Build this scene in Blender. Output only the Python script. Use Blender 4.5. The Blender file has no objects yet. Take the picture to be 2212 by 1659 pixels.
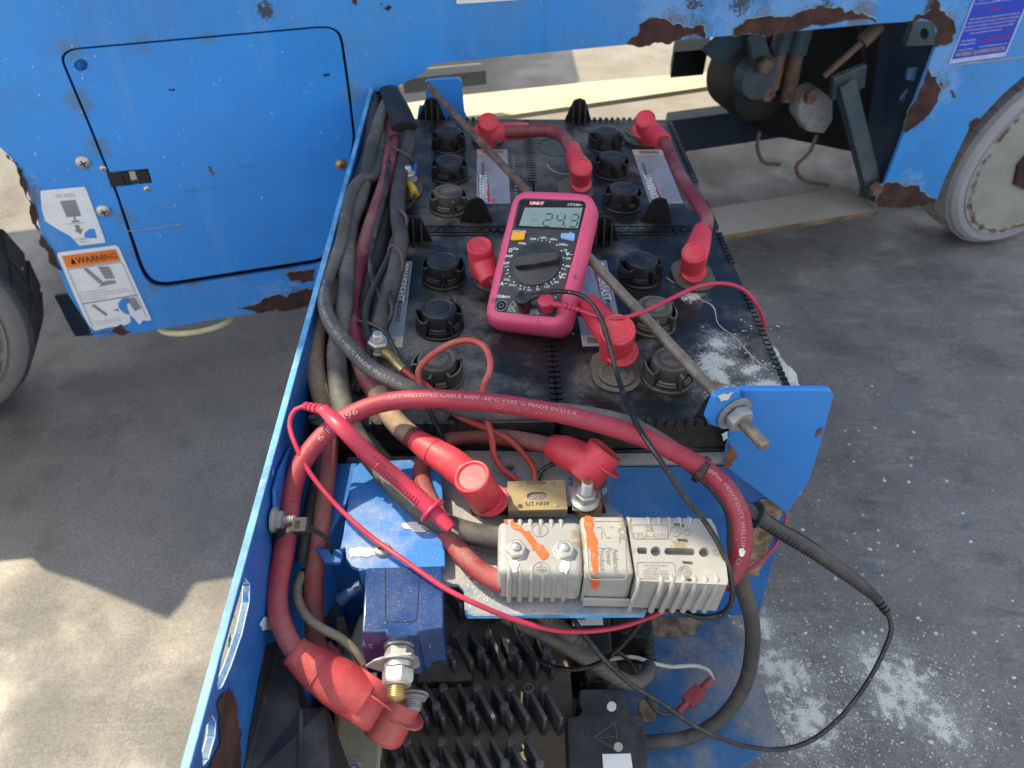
import bpy, bmesh, math, random
from mathutils import Vector as V, Matrix
from mathutils.geometry import tessellate_polygon
PI = math.pi
sc = bpy.context.scene
C = sc.collection
# ---------------------------------------------------------------- camera, sky, sun, exposure
CAM = V((-.0536, -.6345, .80)); YAW, PITCH, ROLL, FPX = -.0490, .7573, .0245, 1576.8
W0, H0 = 2212., 1659.
cy, sy, cp, sp = math.cos(YAW), math.sin(YAW), math.cos(PITCH), math.sin(PITCH)
FW = V((-sy * cp, cy * cp, -sp)); _r = V((cy, sy, 0)); _u = _r.cross(FW)
RT = _r * math.cos(ROLL) + _u * math.sin(ROLL); UPV = _u * math.cos(ROLL) - _r * math.sin(ROLL)
cd = bpy.data.cameras.new('camera'); cam = bpy.data.objects.new('camera', cd); C.objects.link(cam)
m3 = Matrix((RT, UPV, -FW)).transposed(); cam.matrix_world = Matrix.Translation(CAM) @ m3.to_4x4()
cd.sensor_width = 9.8; cd.lens = FPX / W0 * 9.8; cd.clip_start = .01; cd.clip_end = 200
cd.dof.use_dof = True; cd.dof.focus_distance = .50; cd.dof.aperture_fstop = 3.2
sc.camera = cam
SUN_H = V((.862, -.507)); SUN_EL = math.radians(52)
w = bpy.data.worlds.new('World'); sc.world = w; w.use_nodes = True
nt = w.node_tree; bg = nt.nodes['Background']; sky = nt.nodes.new('ShaderNodeTexSky')
sky.sky_type = 'NISHITA'; sky.sun_disc = False; sky.sun_elevation = SUN_EL
sky.sun_rotation = math.atan2(-SUN_H.x, -SUN_H.y); sky.dust_density = 2.0; sky.air_density = 1.0
hs_ = nt.nodes.new('ShaderNodeHueSaturation'); hs_.inputs['Saturation'].default_value = .30
nt.links.new(sky.outputs[0], hs_.inputs['Color']); nt.links.new(hs_.outputs[0], bg.inputs[0]); bg.inputs[1].default_value = .15
sd = bpy.data.lights.new('sun', 'SUN'); sun = bpy.data.objects.new('sun', sd); C.objects.link(sun)
sd.energy = 2.95; sd.angle = math.radians(.53); sd.color = (1, .85, .59)
sdir = V((SUN_H.x * math.cos(SUN_EL), SUN_H.y * math.cos(SUN_EL), -math.sin(SUN_EL)))
sun.rotation_euler = sdir.to_track_quat('-Z', 'Y').to_euler()
sc.view_settings.view_transform = 'Standard'; sc.view_settings.look = 'None'
sc.view_settings.exposure = 1.22; sc.view_settings.gamma = 1
sc.render.engine = 'CYCLES'
# ---------------------------------------------------------------- finding places in the scene
def ray(x, y): return FW + RT * ((x - W0 / 2) / FPX) - UPV * ((y - H0 / 2) / FPX)
def U(x, y, z):
    d = ray(x, y); return CAM + d * ((z - CAM.z) / d.z)
def onplane(x, y, P, n):
    d = ray(x, y); return CAM + d * ((P - CAM).dot(n) / d.dot(n))
def dep(P): return (P - CAM).dot(FW)
MA = V((-.6082, .1718, 0)); MD = V((.9649, .2626, 0)); MN = V((.2626, -.9649, 0)); Z = V((0, 0, 1))
def UM(x, y, o=0.): return onplane(x, y, MA + MN * o, MN)
def MP(s, z, o=0.): return MA + MD * s + MN * o + Z * z
def UY(x, y, yy): return onplane(x, y, V((0, yy, 0)), V((0, 1, 0)))
def UX(x, y, xx): return onplane(x, y, V((xx, 0, 0)), V((1, 0, 0)))
# ---------------------------------------------------------------- materials
def lin(c): return tuple((v / 12.92 if v <= .04045 else ((v + .055) / 1.055) ** 2.4) for v in c)
MATS = {}
def mat(name, col, rough=.5, metal=0., var=.12, vs=25., dust=0., dc=(.33, .29, .23), ds=30., dr=(.42, .68), up=True,
        bump=0., bs=300., speck=0., sps=900., spc=(.7, .68, .62), wear=0., wc=(.25, .42, .6), ws=18., coat=0., scratch=0., spec=.5, stretch=None, drip=0., drc=(.2, .38, .6)):
    m = bpy.data.materials.new(name); m.use_nodes = True; t = m.node_tree; N = t.nodes; L = t.links
    b = N['Principled BSDF']; b.inputs['Roughness'].default_value = rough; b.inputs['Metallic'].default_value = metal
    b.inputs['Specular IOR Level'].default_value = spec
    if coat: b.inputs['Coat Weight'].default_value = coat; b.inputs['Coat Roughness'].default_value = .15
    g = N.new('ShaderNodeNewGeometry'); pos = g.outputs['Position']
    if stretch:
        mp = N.new('ShaderNodeMapping'); mp.inputs['Scale'].default_value = stretch; L.new(pos, mp.inputs[0]); pos2 = mp.outputs[0]
    else: pos2 = pos
    def noise(s, det=4, r=.55, p=pos, off=0):
        n = N.new('ShaderNodeTexNoise'); n.inputs['Scale'].default_value = s; n.inputs['Detail'].default_value = det
        n.inputs['Roughness'].default_value = r
        if off:
            a = N.new('ShaderNodeVectorMath'); a.operation = 'ADD'; a.inputs[1].default_value = (off, off * .7, off * 1.3)
            L.new(p, a.inputs[0]); L.new(a.outputs[0], n.inputs['Vector'])
        else: L.new(p, n.inputs['Vector'])
        return n.outputs['Fac']
    def ramp(f, a, b_):
        r = N.new('ShaderNodeMapRange'); r.interpolation_type = 'SMOOTHSTEP'
        r.inputs['From Min'].default_value = a; r.inputs['From Max'].default_value = b_; L.new(f, r.inputs['Value']); return r.outputs[0]
    def mul(a, b_):
        n = N.new('ShaderNodeMath'); n.operation = 'MULTIPLY'; L.new(a, n.inputs[0])
        if isinstance(b_, float): n.inputs[1].default_value = b_
        else: L.new(b_, n.inputs[1])
        return n.outputs[0]
    def mix(f, a, b_):
        n = N.new('ShaderNodeMix'); n.data_type = 'RGBA'; L.new(f, n.inputs[0])
        for i, v in ((6, a), (7, b_)):
            if isinstance(v, tuple): n.inputs[i].default_value = (*v, 1)
            else: L.new(v, n.inputs[i])
        return n.outputs[2]
    f = noise(vs, 6, .6, pos2)
    cur = mix(ramp(f, .3, .7), tuple(c * (1 - var) for c in col), tuple(min(1, c * (1 + var)) for c in col))
    if wear: cur = mix(mul(ramp(noise(ws, 8, .7, pos, 3.1), .52, .66), float(wear)), cur, wc)
    if scratch:
        wv = N.new('ShaderNodeTexNoise'); mp = N.new('ShaderNodeMapping'); mp.inputs['Scale'].default_value = (14, 300, 300)
        mp.inputs['Rotation'].default_value = (0, .05, .35)
        L.new(pos, mp.inputs[0]); L.new(mp.outputs[0], wv.inputs['Vector']); wv.inputs['Scale'].default_value = 1.; wv.inputs['Detail'].default_value = 3
        cur = mix(mul(ramp(wv.outputs['Fac'], .63, .72), float(scratch)), cur, wc)
    if drip:
        mp = N.new('ShaderNodeMapping'); mp.inputs['Scale'].default_value = (34, 34, 2.2); L.new(pos, mp.inputs[0])
        dn = noise(1., 5, .6, mp.outputs[0]); big = noise(5., 4, .5, pos, 9.)
        cur = mix(mul(mul(ramp(dn, .50, .74), ramp(big, .42, .66)), float(drip)), cur, drc)
        dn2 = noise(1.6, 5, .6, mp.outputs[0], 4.); cur = mix(mul(mul(ramp(dn2, .60, .76), ramp(big, .60, .40)), float(drip) * .6), cur, (.07, .09, .09))
    if dust:
        d = ramp(noise(ds, 7, .65, pos, 7.7), *dr)
        fr = N.new('ShaderNodeMapRange'); fr.inputs['To Min'].default_value = .55; L.new(ramp(noise(ds * 22, 3, .6, pos, 1.7), .3, .7), fr.inputs['Value']); fine = fr.outputs[0]
        k = mul(d, mul(fine, float(dust)))
        if up:
            s = N.new('ShaderNodeSeparateXYZ'); L.new(g.outputs['Normal'], s.inputs[0]); k = mul(k, ramp(s.outputs[2], -.3, .8))
        cur = mix(k, cur, dc)
        r = N.new('ShaderNodeMapRange'); r.inputs['To Min'].default_value = rough; r.inputs['To Max'].default_value = max(rough, .85)
        L.new(k, r.inputs['Value']); L.new(r.outputs[0], b.inputs['Roughness'])
    if speck: cur = mix(mul(ramp(noise(sps, 2, .5, pos, 5.3), .69, .74), float(speck)), cur, spc)
    L.new(cur, b.inputs['Base Color'])
    if bump:
        bn = N.new('ShaderNodeBump'); bn.inputs['Strength'].default_value = bump; bn.inputs['Distance'].default_value = .001
        L.new(noise(bs, 5, .6, pos, 2.2), bn.inputs['Height']); L.new(bn.outputs[0], b.inputs['Normal'])
    MATS[name] = m; return m
BL = (.036, .27, .72)
mat('blue_paint', BL, .38, drip=.45, var=.10, vs=4, wear=.35, wc=(.07, .2, .5), ws=9, dust=.25, ds=8, up=False, dc=(.16, .23, .32), scratch=.25, bump=.05, bs=500, speck=.25, sps=260)
mat('blue_door', (.034, .265, .72), .30, drip=.28, var=.09, vs=3.5, wear=.2, wc=(.06, .2, .5), ws=7, scratch=.25, bump=.03, bs=400, speck=.2, sps=220)
mat('blue_old', (.022, .11, .27), .55, var=.4, vs=14, wear=.9, wc=(.09, .14, .18), ws=20, dust=1.0, ds=16, dr=(.40,.62), dc=(.26, .25, .21), bump=.15, speck=.4, sps=700)
mat('blue_tray', (.014, .125, .42), .35, var=.15, vs=14, wear=.2, wc=(.1, .3, .6), ws=22, dust=.2, ds=12, up=False, dc=(.2, .25, .3), bump=.06)
mat('blue_bracket', (.030, .22, .66), .35, var=.05, vs=12, wear=.1, wc=(.1, .3, .6), ws=22, bump=.05, speck=.25, sps=800)
mat('blue_edge', (.10, .30, .55), .45, var=.3, vs=40, wear=.5, wc=(.35, .5, .55), ws=60)
mat('blue_plate', (.028, .17, .50), .42, var=.08, vs=30, dust=.65, ds=14, dr=(.5, .7), dc=(.42, .42, .42), bump=.06, speck=.5, sps=900)  # mid blue plate paint under pale grey dust
mat('plate_dusty', (.15, .19, .25), .7, var=.25, vs=40, wear=.5, wc=(.06, .16, .36), ws=45, dust=.9, ds=20, dr=(.35, .6), dc=(.40, .38, .34), bump=.2, bs=900, speck=.9, sps=500, spc=(.02, .02, .02))
mat('blue_relay', (.011, .038, .14), .22, var=.12, vs=30, dust=.14, ds=30, dr=(.45, .75), dc=(.3, .33, .4), coat=.4, speck=.8, sps=1300, spc=(.5, .55, .7))
mat('blue_boot', (.02, .06, .16), .5)
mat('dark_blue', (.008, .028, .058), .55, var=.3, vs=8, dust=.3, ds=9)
mat('steel_blue', (.025, .055, .075), .55, var=.25, vs=20, dust=.5, ds=15)
mat('rust', (.050, .022, .018), .9, var=.5, vs=40, bump=.5, bs=400, wear=.25, wc=(.14, .055, .03), ws=25)
mat('rust_light', (.17, .075, .03), .9, var=.5, vs=120, bump=.4, bs=600)
mat('rust_foam', (.25, .19, .12), .95, var=.5, vs=90, bump=1., bs=350, wear=.7, wc=(.10, .07, .04), ws=60)
mat('corrosion', (.55, .56, .50), .95, var=.25, vs=120, bump=1., bs=700)
mat('rod_rust', (.15, .10, .075), .7, .3, var=.4, vs=70, wear=.8, wc=(.22, .09, .04), ws=40, bump=.3, bs=1500)
mat('rod_steel', (.22, .19, .16), .55, .55, var=.3, vs=60, wear=.35, wc=(.28, .12, .05), ws=35, bump=.1, bs=1500)
mat('zinc', (.55, .54, .51), .38, .75, var=.15, vs=90, dust=.45, ds=60, dc=(.5, .46, .36), bump=.1, bs=1500)
mat('dull_zinc', (.33, .34, .34), .6, .5, var=.2, vs=90, dust=.6, ds=50, bump=.2, bs=1500)
mat('brass', (.45, .31, .13), .4, .8, var=.2, vs=90, bump=.1)
mat('plastic_black', (.011, .0113, .0125), .36, spec=.5, var=.35, vs=18, dust=.85, ds=13, dr=(.44, .66), dc=(.22, .205, .18), wear=.5, wc=(.05, .046, .038), ws=45, bump=.15, bs=500, speck=.5, sps=620, spc=(.35, .34, .3))
mat('cap_black', (.010, .0105, .012), .42, var=.3, vs=40, dust=.35, ds=60, dc=(.14, .13, .115), bump=.15, bs=900)
mat('lug_black', (.006, .006, .007), .5, dust=.15, ds=60, dc=(.14, .13, .115))
mat('matte_black', (.010, .010, .011), .6, var=.3, dust=.15, ds=40, dc=(.14, .13, .11), bump=.2)
mat('fin_black', (.070, .076, .084), .5, var=.25, vs=60, dust=.5, ds=45, dr=(.42, .7), dc=(.16, .14, .115), bump=.35, bs=900)
mat('fin_base', (.030, .028, .027), .8, var=.3, vs=60, dust=1., ds=35, dr=(.15, .45), dc=(.25, .21, .165), bump=.4, bs=900, speck=.5)
mat('black_box', (.02, .023, .032), .5, var=.2, vs=60, dust=.6, ds=35, dc=(.12, .12, .12), bump=.5, bs=1400)
mat('rubber_black', (.028, .028, .03), .62, var=.2, vs=30, dust=.6, ds=9, dr=(.42, .66), dc=(.17, .155, .13), bump=.25, bs=900, speck=.3)
mat('rubber_grey', (.045, .046, .046), .65, var=.2, vs=30, dust=.7, ds=9, dr=(.38, .62), dc=(.24, .215, .175), bump=.25, bs=900, speck=.3)
mat('rubber_brown', (.13, .06, .055), .7, var=.3, vs=30, dust=1., ds=14, dr=(.2, .5), dc=(.36, .27, .17), bump=.25, bs=900)
mat('rubber_red', (.29, .024, .045), .52, var=.15, vs=12, dust=.6, ds=9, dr=(.45, .75), dc=(.38, .22, .19), bump=.2, bs=900, speck=.5)
mat('rubber_red_dusty', (.24, .022, .032), .6, var=.2, vs=25, dust=.85, ds=18, dr=(.35, .62), dc=(.30, .17, .14), bump=.2, bs=900, speck=.4)
mat('rubber_maroon', (.17, .022, .035), .6, var=.2, vs=25, dust=.65, ds=25, dc=(.3, .2, .18), bump=.2)
mat('boot_red', (.58, .042, .062), .48, var=.1, vs=30, dust=.35, ds=30, dr=(.5, .75), dc=(.55, .3, .24), bump=.15, bs=1200, speck=.3)
mat('boot_red_dusty', (.46, .048, .058), .55, var=.12, vs=30, dust=.6, ds=25, dr=(.38, .7), dc=(.5, .28, .2), bump=.25, bs=1200, speck=.3)
mat('meter_red', (.66, .085, .185), .5, var=.07, vs=30, dust=.2, ds=40, dr=(.6, .8), up=False, dc=(.3, .1, .1), bump=.1, bs=1500)
mat('lead_red', (.46, .025, .065), .38, var=.08, vs=30, dust=.12, ds=40, bump=.05)
mat('wire_red', (.44, .05, .04), .5, var=.15, vs=40, dust=.5, ds=40, dc=(.5, .28, .2), bump=.1)
mat('splice_red', (.30, .03, .045), .45, var=.15, vs=60, dust=.3, ds=60, bump=.1)
mat('lead_black', (.009, .009, .010), .33, var=.2, dust=.15, ds=60, speck=.5, sps=600)
mat('probe_black', (.018, .018, .020), .36, var=.2, vs=40, dust=.35, ds=30, dc=(.18, .16, .13))
mat('wire_black', (.012, .012, .013), .5, dust=.45, ds=50, dc=(.18, .16, .13))
mat('wire_white', (.55, .54, .5), .5, var=.1, vs=60, dust=.4, ds=60, dc=(.35, .3, .22))
mat('wire_grey', (.14, .13, .11), .6, var=.2, vs=30, dust=.8, ds=22, dr=(.3, .6), dc=(.34, .29, .2))
mat('wire_brown', (.06, .04, .05), .5)
mat('crimp_blue', (.03, .12, .45), .4); mat('crimp_yellow', (.6, .38, .03), .4)
mat('housing_grey', (.30, .30, .29), .42, var=.05, vs=30, dust=.35, ds=28, dr=(.52, .75), dc=(.55, .49, .36), bump=.12, bs=1200)
mat('housing_recess', (.36, .355, .33), .5, var=.1, vs=80, dust=.4, ds=60, dc=(.5, .42, .28))
mat('orange_paint', (.60, .10, .018), .6, var=.12, vs=150, wear=.4, wc=(.60, .30, .18), ws=160)
mat('white_paint', (.66, .65, .60), .6, var=.05, vs=100)
mat('pale_chip', (.45, .62, .72), .6)
mat('fuse_board', (.30, .235, .12), .7, var=.15, vs=60, bump=.2, bs=1500)
mat('fuse_side', (.20, .18, .14), .8, var=.3, vs=900)
mat('fuse_window', (.25, .2, .2), .2, var=.4, vs=900)
mat('tin', (.42, .40, .36), .45, .7, var=.2, vs=80, dust=.5, ds=50, dc=(.4, .34, .24))
mat('print_black', (.015, .015, .015), .6); mat('print_white', (.75, .75, .75), .6); mat('print_red', (.55, .03, .03), .6)
mat('print_grey', (.25, .26, .29), .6); mat('print_cable', (.34, .33, .32), .7); mat('print_dim', (.11, .11, .12), .7)
mat('print_cable_red', (.52, .26, .29), .7); mat('print_yellow', (.75, .55, .04), .6); mat('print_emboss', (.21, .20, .18), .6)
mat('emboss_red', (.22, .008, .02), .5); mat('emboss_dark', (.06, .06, .065), .5); mat('print_lightblue', (.45, .5, .8), .6)
mat('label_silver', (.34, .36, .42), .42, .2, var=.08, vs=40, dust=.35, ds=40, dc=(.3, .29, .27))
mat('label_yellowed', (.50, .48, .38), .5); mat('label_white', (.80, .81, .82), .45, var=.04, vs=30, dust=.3, ds=25, dr=(.55, .75), up=False, dc=(.5, .45, .3))
mat('label_orange', (.80, .20, .03), .5); mat('decal_blue', (.01, .05, .55), .4)
mat('face_black', (.022, .023, .026), .42, var=.2, vs=60, dust=.25, ds=60, up=False, dc=(.15, .14, .13))
mat('dial_black', (.026, .026, .028), .38, var=.2, vs=60, dust=.2, ds=60, up=False, dc=(.12, .11, .1))
mat('lcd', (.22, .31, .28), .25, var=.03); mat('lcd_digit', (.035, .06, .07), .4); mat('lcd_ghost', (.165, .235, .215), .4)
mat('btn_yellow', (.80, .36, .01), .4); mat('btn_blue', (.20, .38, .66), .4)
mat('tyre_grey', (.26, .25, .245), .75, var=.12, vs=12, dust=.4, ds=10, dc=(.3, .27, .22), bump=.2)
mat('tyre_side', (.31, .32, .36), .7, var=.1, vs=12, dust=.4, ds=10, up=False, dc=(.3, .28, .25))
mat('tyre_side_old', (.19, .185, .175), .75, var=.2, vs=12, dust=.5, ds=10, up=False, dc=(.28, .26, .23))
mat('plank_edge', (.14, .10, .055), .8, var=.4, vs=30)
mat('primer', (.22, .36, .40), .6, var=.3, vs=60)
mat('cap_dusty', (.03, .029, .027), .6, var=.3, vs=40, dust=1., ds=60, dr=(.25, .6), dc=(.17, .155, .13), bump=.15, bs=900)
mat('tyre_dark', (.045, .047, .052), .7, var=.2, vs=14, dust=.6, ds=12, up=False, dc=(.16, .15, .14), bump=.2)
mat('rim_grey', (.29, .31, .27), .55, var=.1, vs=12, wear=.15, wc=(.15, .08, .04), ws=30)
mat('plank_beige', (.30, .29, .265), .7, var=.12, vs=6, wear=.3, wc=(.3, .24, .15), ws=8)
mat('plank_cream', (.62, .56, .40), .7, var=.1, vs=6, wear=.3, wc=(.6, .42, .2), ws=5)
mat('rail_beige', (.40, .36, .27), .7, var=.15, vs=40, dust=.5, ds=30, dc=(.5, .42, .3), bump=.3, speck=.8, sps=500)
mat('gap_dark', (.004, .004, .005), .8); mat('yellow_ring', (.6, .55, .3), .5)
mat('crumb', (.58, .60, .55), .95, var=.25, vs=60); mat('powder', (.5, .51, .48), .95, var=.2, vs=200, bump=1., bs=500)
def stain(m, spots, col, scale=300., lo=.45, hi=.6, k=.9, det=6, rough=.6):
    # soft edged patches of residue: (centre, radius) spots broken up by noise
    m = MATS[m] if isinstance(m, str) else m; t = m.node_tree; N = t.nodes; L = t.links; b = N['Principled BSDF']
    g = N.new('ShaderNodeNewGeometry'); acc = None
    def mth(o, a, c):
        n = N.new('ShaderNodeMath'); n.operation = o
        for i, v in ((0, a), (1, c)):
            if isinstance(v, (int, float)): n.inputs[i].default_value = v
            else: L.new(v, n.inputs[i])
        return n.outputs[0]
    for c, r in spots:
        d = N.new('ShaderNodeVectorMath'); d.operation = 'DISTANCE'; L.new(g.outputs['Position'], d.inputs[0]); d.inputs[1].default_value = c
        r_ = N.new('ShaderNodeMapRange'); r_.inputs['From Min'].default_value = r; r_.inputs['From Max'].default_value = 0.; r_.inputs['To Max'].default_value = .30; L.new(d.outputs['Value'], r_.inputs['Value'])
        acc = r_.outputs[0] if acc is None else mth('MAXIMUM', acc, r_.outputs[0])
    n1 = N.new('ShaderNodeTexNoise'); n1.inputs['Scale'].default_value = scale; n1.inputs['Detail'].default_value = det; n1.inputs['Roughness'].default_value = rough; L.new(g.outputs['Position'], n1.inputs['Vector'])
    n2 = N.new('ShaderNodeTexNoise'); n2.inputs['Scale'].default_value = scale * .12; n2.inputs['Detail'].default_value = 4; L.new(g.outputs['Position'], n2.inputs['Vector'])
    v = mth('ADD', mth('ADD', mth('MULTIPLY', n1.outputs['Fac'], .5), mth('MULTIPLY', n2.outputs['Fac'], .5)), acc)
    r2 = N.new('ShaderNodeMapRange'); r2.interpolation_type = 'SMOOTHSTEP'; r2.inputs['From Min'].default_value = lo + .15; r2.inputs['From Max'].default_value = hi + .15; r2.inputs['To Max'].default_value = k; L.new(v, r2.inputs['Value'])
    has = mth('GREATER_THAN', acc, .001); f = mth('MULTIPLY', r2.outputs[0], has)
    mx_ = N.new('ShaderNodeMix'); mx_.data_type = 'RGBA'; L.new(f, mx_.inputs[0]); src = b.inputs['Base Color'].links[0].from_socket
    L.new(src, mx_.inputs[6]); mx_.inputs[7].default_value = (*col, 1); L.new(mx_.outputs[2], b.inputs['Base Color'])
    if not b.inputs['Roughness'].links:
        ra = N.new('ShaderNodeMapRange'); ra.inputs['To Min'].default_value = b.inputs['Roughness'].default_value; ra.inputs['To Max'].default_value = .9; L.new(f, ra.inputs['Value']); L.new(ra.outputs[0], b.inputs['Roughness'])
# ---------------------------------------------------------------- shapes
def wloc(o):
    l = V((0, 0, 0))
    while o: l = l + o.location; o = o.parent
    return l
def tag(o, label=None, cat=None, group=None, kind=None):
    if label: o['label'] = label
    if cat: o['category'] = cat
    if group: o['group'] = group
    if kind: o['kind'] = kind
    return o
def thing(name, loc, label, cat, group=None):
    o = bpy.data.objects.new(name, None); C.objects.link(o); o.location = loc; o.empty_display_size = .02
    return tag(o, label, cat, group)
class MB:
    def __init__(s): s.b = bmesh.new()
    def face(s, pts):
        vs = [s.b.verts.new(p) for p in pts]
        try: s.b.faces.new(vs)
        except ValueError: pass
        return s
    def grid(s, rows, closed=False, cap0=False, cap1=False):
        R = [[s.b.verts.new(p) for p in r] for r in rows]; n = len(R[0])
        for i in range(len(R) - 1):
            for j in range(n if closed else n - 1):
                k = (j + 1) % n; s.b.faces.new((R[i][j], R[i][k], R[i + 1][k], R[i + 1][j]))
        if cap0: s.b.faces.new(list(reversed(R[0])))
        if cap1: s.b.faces.new(R[-1])
        return s
    def box(s, c, size, rot=None):
        c = V(c); r = rot or Matrix.Identity(3)
        v = [s.b.verts.new(c + r @ V((size[0] / 2 * a, size[1] / 2 * b, size[2] / 2 * d))) for a in (-1, 1) for b in (-1, 1) for d in (-1, 1)]
        for f in ((0, 1, 3, 2), (4, 6, 7, 5), (0, 4, 5, 1), (2, 3, 7, 6), (0, 2, 6, 4), (1, 5, 7, 3)): s.b.faces.new([v[i] for i in f])
        return s
    def prism(s, loops, ext, both=True):
        if not isinstance(loops[0], (list, tuple)): loops = [loops]
        flat = [V(p) for l in loops for p in l]; tris = tessellate_polygon([[V(p) for p in l] for l in loops])
        a = [s.b.verts.new(p) for p in flat]
        ext = V(ext); b = [s.b.verts.new(p + ext) for p in flat]
        for t in tris:
            try: s.b.faces.new([a[i] for i in t]); s.b.faces.new([b[i] for i in reversed(t)])
            except ValueError: pass
        k = 0
        for l in loops:
            n = len(l)
            for i in range(n):
                j = (i + 1) % n; s.b.faces.new((a[k + i], a[k + j], b[k + j], b[k + i]))
            k += n
        return s
    def flat(s, loops):
        if not isinstance(loops[0], (list, tuple)): loops = [loops]
        flat = [V(p) for l in loops for p in l]; a = [s.b.verts.new(p) for p in flat]
        for t in tessellate_polygon([[V(p) for p in l] for l in loops]):
            try: s.b.faces.new([a[i] for i in t])
            except ValueError: pass
        return s
    def lathe(s, prof, o, ax, seg=32, ph=0., sc2=1., caps=True):   # prof = [(r, h)...] along ax
        ax = V(ax).normalized(); e = ax.orthogonal().normalized()
        if abs(ax.z) > .9: e = V((1, 0, 0)) - ax * ax.x; e.normalize()
        f = ax.cross(e); o = V(o); rows = []
        for r, h in prof: rows.append([o + ax * h + (e * math.cos(2 * PI * k / seg + ph) + f * math.sin(2 * PI * k / seg + ph) * sc2) * r for k in range(seg)])
        s.grid(rows, True, caps and prof[0][0] > 1e-5, caps and prof[-1][0] > 1e-5)
        return s
    def tube(s, pts, rad, seg=14, flat=1., upv=None):
        pts = [V(p) for p in pts]; n = len(pts); rows = []
        T = [(pts[min(i + 1, n - 1)] - pts[max(i - 1, 0)]).normalized() for i in range(n)]
        e = (upv or (Z if abs(T[0].z) < .9 else V((1, 0, 0)))); e = (e - T[0] * e.dot(T[0])).normalized()
        for i in range(n):
            e = (e - T[i] * e.dot(T[i])).normalized(); f = T[i].cross(e); r = rad(i / (n - 1)) if callable(rad) else rad
            rows.append([pts[i] + (f * math.cos(2 * PI * k / seg) + e * math.sin(2 * PI * k / seg) * flat) * r for k in range(seg)])
        return s.grid(rows, True, True, True)
    def build(s, name, m, parent=None, smooth=True, bev=0., seg=2, ang=35, remesh=0., loc=None, sub=0):
        bmesh.ops.remove_doubles(s.b, verts=s.b.verts, dist=1e-6)
        bmesh.ops.recalc_face_normals(s.b, faces=s.b.faces)
        off = wloc(parent) if parent else V((0, 0, 0))
        if loc is not None: off = V(loc)
        for v in s.b.verts: v.co -= off
        me = bpy.data.meshes.new(name); s.b.to_mesh(me); s.b.free()
        me.materials.append(MATS[m] if isinstance(m, str) else m)
        o = bpy.data.objects.new(name, me); C.objects.link(o)
        if loc is not None: o.location = V(loc) - (wloc(parent) if parent else V((0, 0, 0)))
        if parent: o.parent = parent
        if smooth: me.polygons.foreach_set('use_smooth', [True] * len(me.polygons))
        if remesh:
            r = o.modifiers.new('r', 'REMESH'); r.mode = 'VOXEL'; r.voxel_size = remesh; r.use_smooth_shade = True
            k = o.modifiers.new('s', 'SMOOTH'); k.iterations = 1; k.factor = .6
        if bev:
            k = o.modifiers.new('b', 'BEVEL'); k.width = bev; k.segments = seg; k.limit_method = 'ANGLE'; k.angle_limit = math.radians(ang); k.harden_normals = False
        if smooth and not remesh:
            me.set_sharp_from_angle(angle=math.radians(ang))
        return o
def spline(P, n=10):
    P = [V(p) for p in P]; Q = [P[0] * 2 - P[1]] + P + [P[-1] * 2 - P[-2]]; out = []
    for i in range(1, len(Q) - 2):
        a, b, c, d = Q[i - 1:i + 3]
        for k in range(n):
            t = k / n; out.append(.5 * ((2 * b) + (c - a) * t + (2 * a - 5 * b + 4 * c - d) * t * t + (3 * b - a - 3 * c + d) * t ** 3))
    return out + [P[-1]]
def resample(P, step):
    L = [0.]
    for a, b in zip(P, P[1:]): L.append(L[-1] + (b - a).length)
    n = max(2, int(L[-1] / step)); out = []; j = 0
    for i in range(n + 1):
        s = L[-1] * i / n
        while j < len(L) - 2 and L[j + 1] < s: j += 1
        t = (s - L[j]) / max(1e-9, L[j + 1] - L[j]); out.append(P[j].lerp(P[j + 1], min(1, t)))
    return out, L[-1]
def path(px, n=10): return spline([U(*p) for p in px], n)
def jag(pts, amp=4., lv=3, seed=1):
    R = random.Random(seed); P = [tuple(p) for p in pts]
    for l in range(lv):
        Q = []
        for i, a in enumerate(P):
            b = P[(i + 1) % len(P)]; d = math.hypot(b[0] - a[0], b[1] - a[1]); k = min(amp, d * .22) / (1 + l * .3)
            Q += [a, ((a[0] + b[0]) / 2 + R.uniform(-k, k), (a[1] + b[1]) / 2 + R.uniform(-k, k))]
        P = Q
    return P
def rrect(w, h, r, n=5, cx=0., cy_=0.):
    o = []
    for k, (x, y) in enumerate(((1, 1), (-1, 1), (-1, -1), (1, -1))):
        for i in range(n + 1):
            a = PI / 2 * (k + i / n); o.append((cx + x * (w / 2 - r) + math.cos(a) * r, cy_ + y * (h / 2 - r) + math.sin(a) * r))
    return o
def chaikin(P, n=2, q=.25):
    for _ in range(n):
        o = []
        for i, a in enumerate(P):
            b = P[(i + 1) % len(P)]; k = min(q, 9. / max(1., math.hypot(a[0] - b[0], a[1] - b[1])))
            o += [(a[0] + (b[0] - a[0]) * k, a[1] + (b[1] - a[1]) * k), (a[0] + (b[0] - a[0]) * (1 - k), a[1] + (b[1] - a[1]) * (1 - k))]
        P = o
    return P
def circ(cx, cy_, r, n=20): return [(cx + r * math.cos(2 * PI * k / n), cy_ + r * math.sin(2 * PI * k / n)) for k in range(n)]
def stripe(mb, a, b, w, n):   # thin flat line between two points lying in a plane with normal n
    t = (b - a).normalized(); s = n.cross(t).normalized() * (w / 2); mb.flat([a - s, b - s, b + s, a + s])
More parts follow.
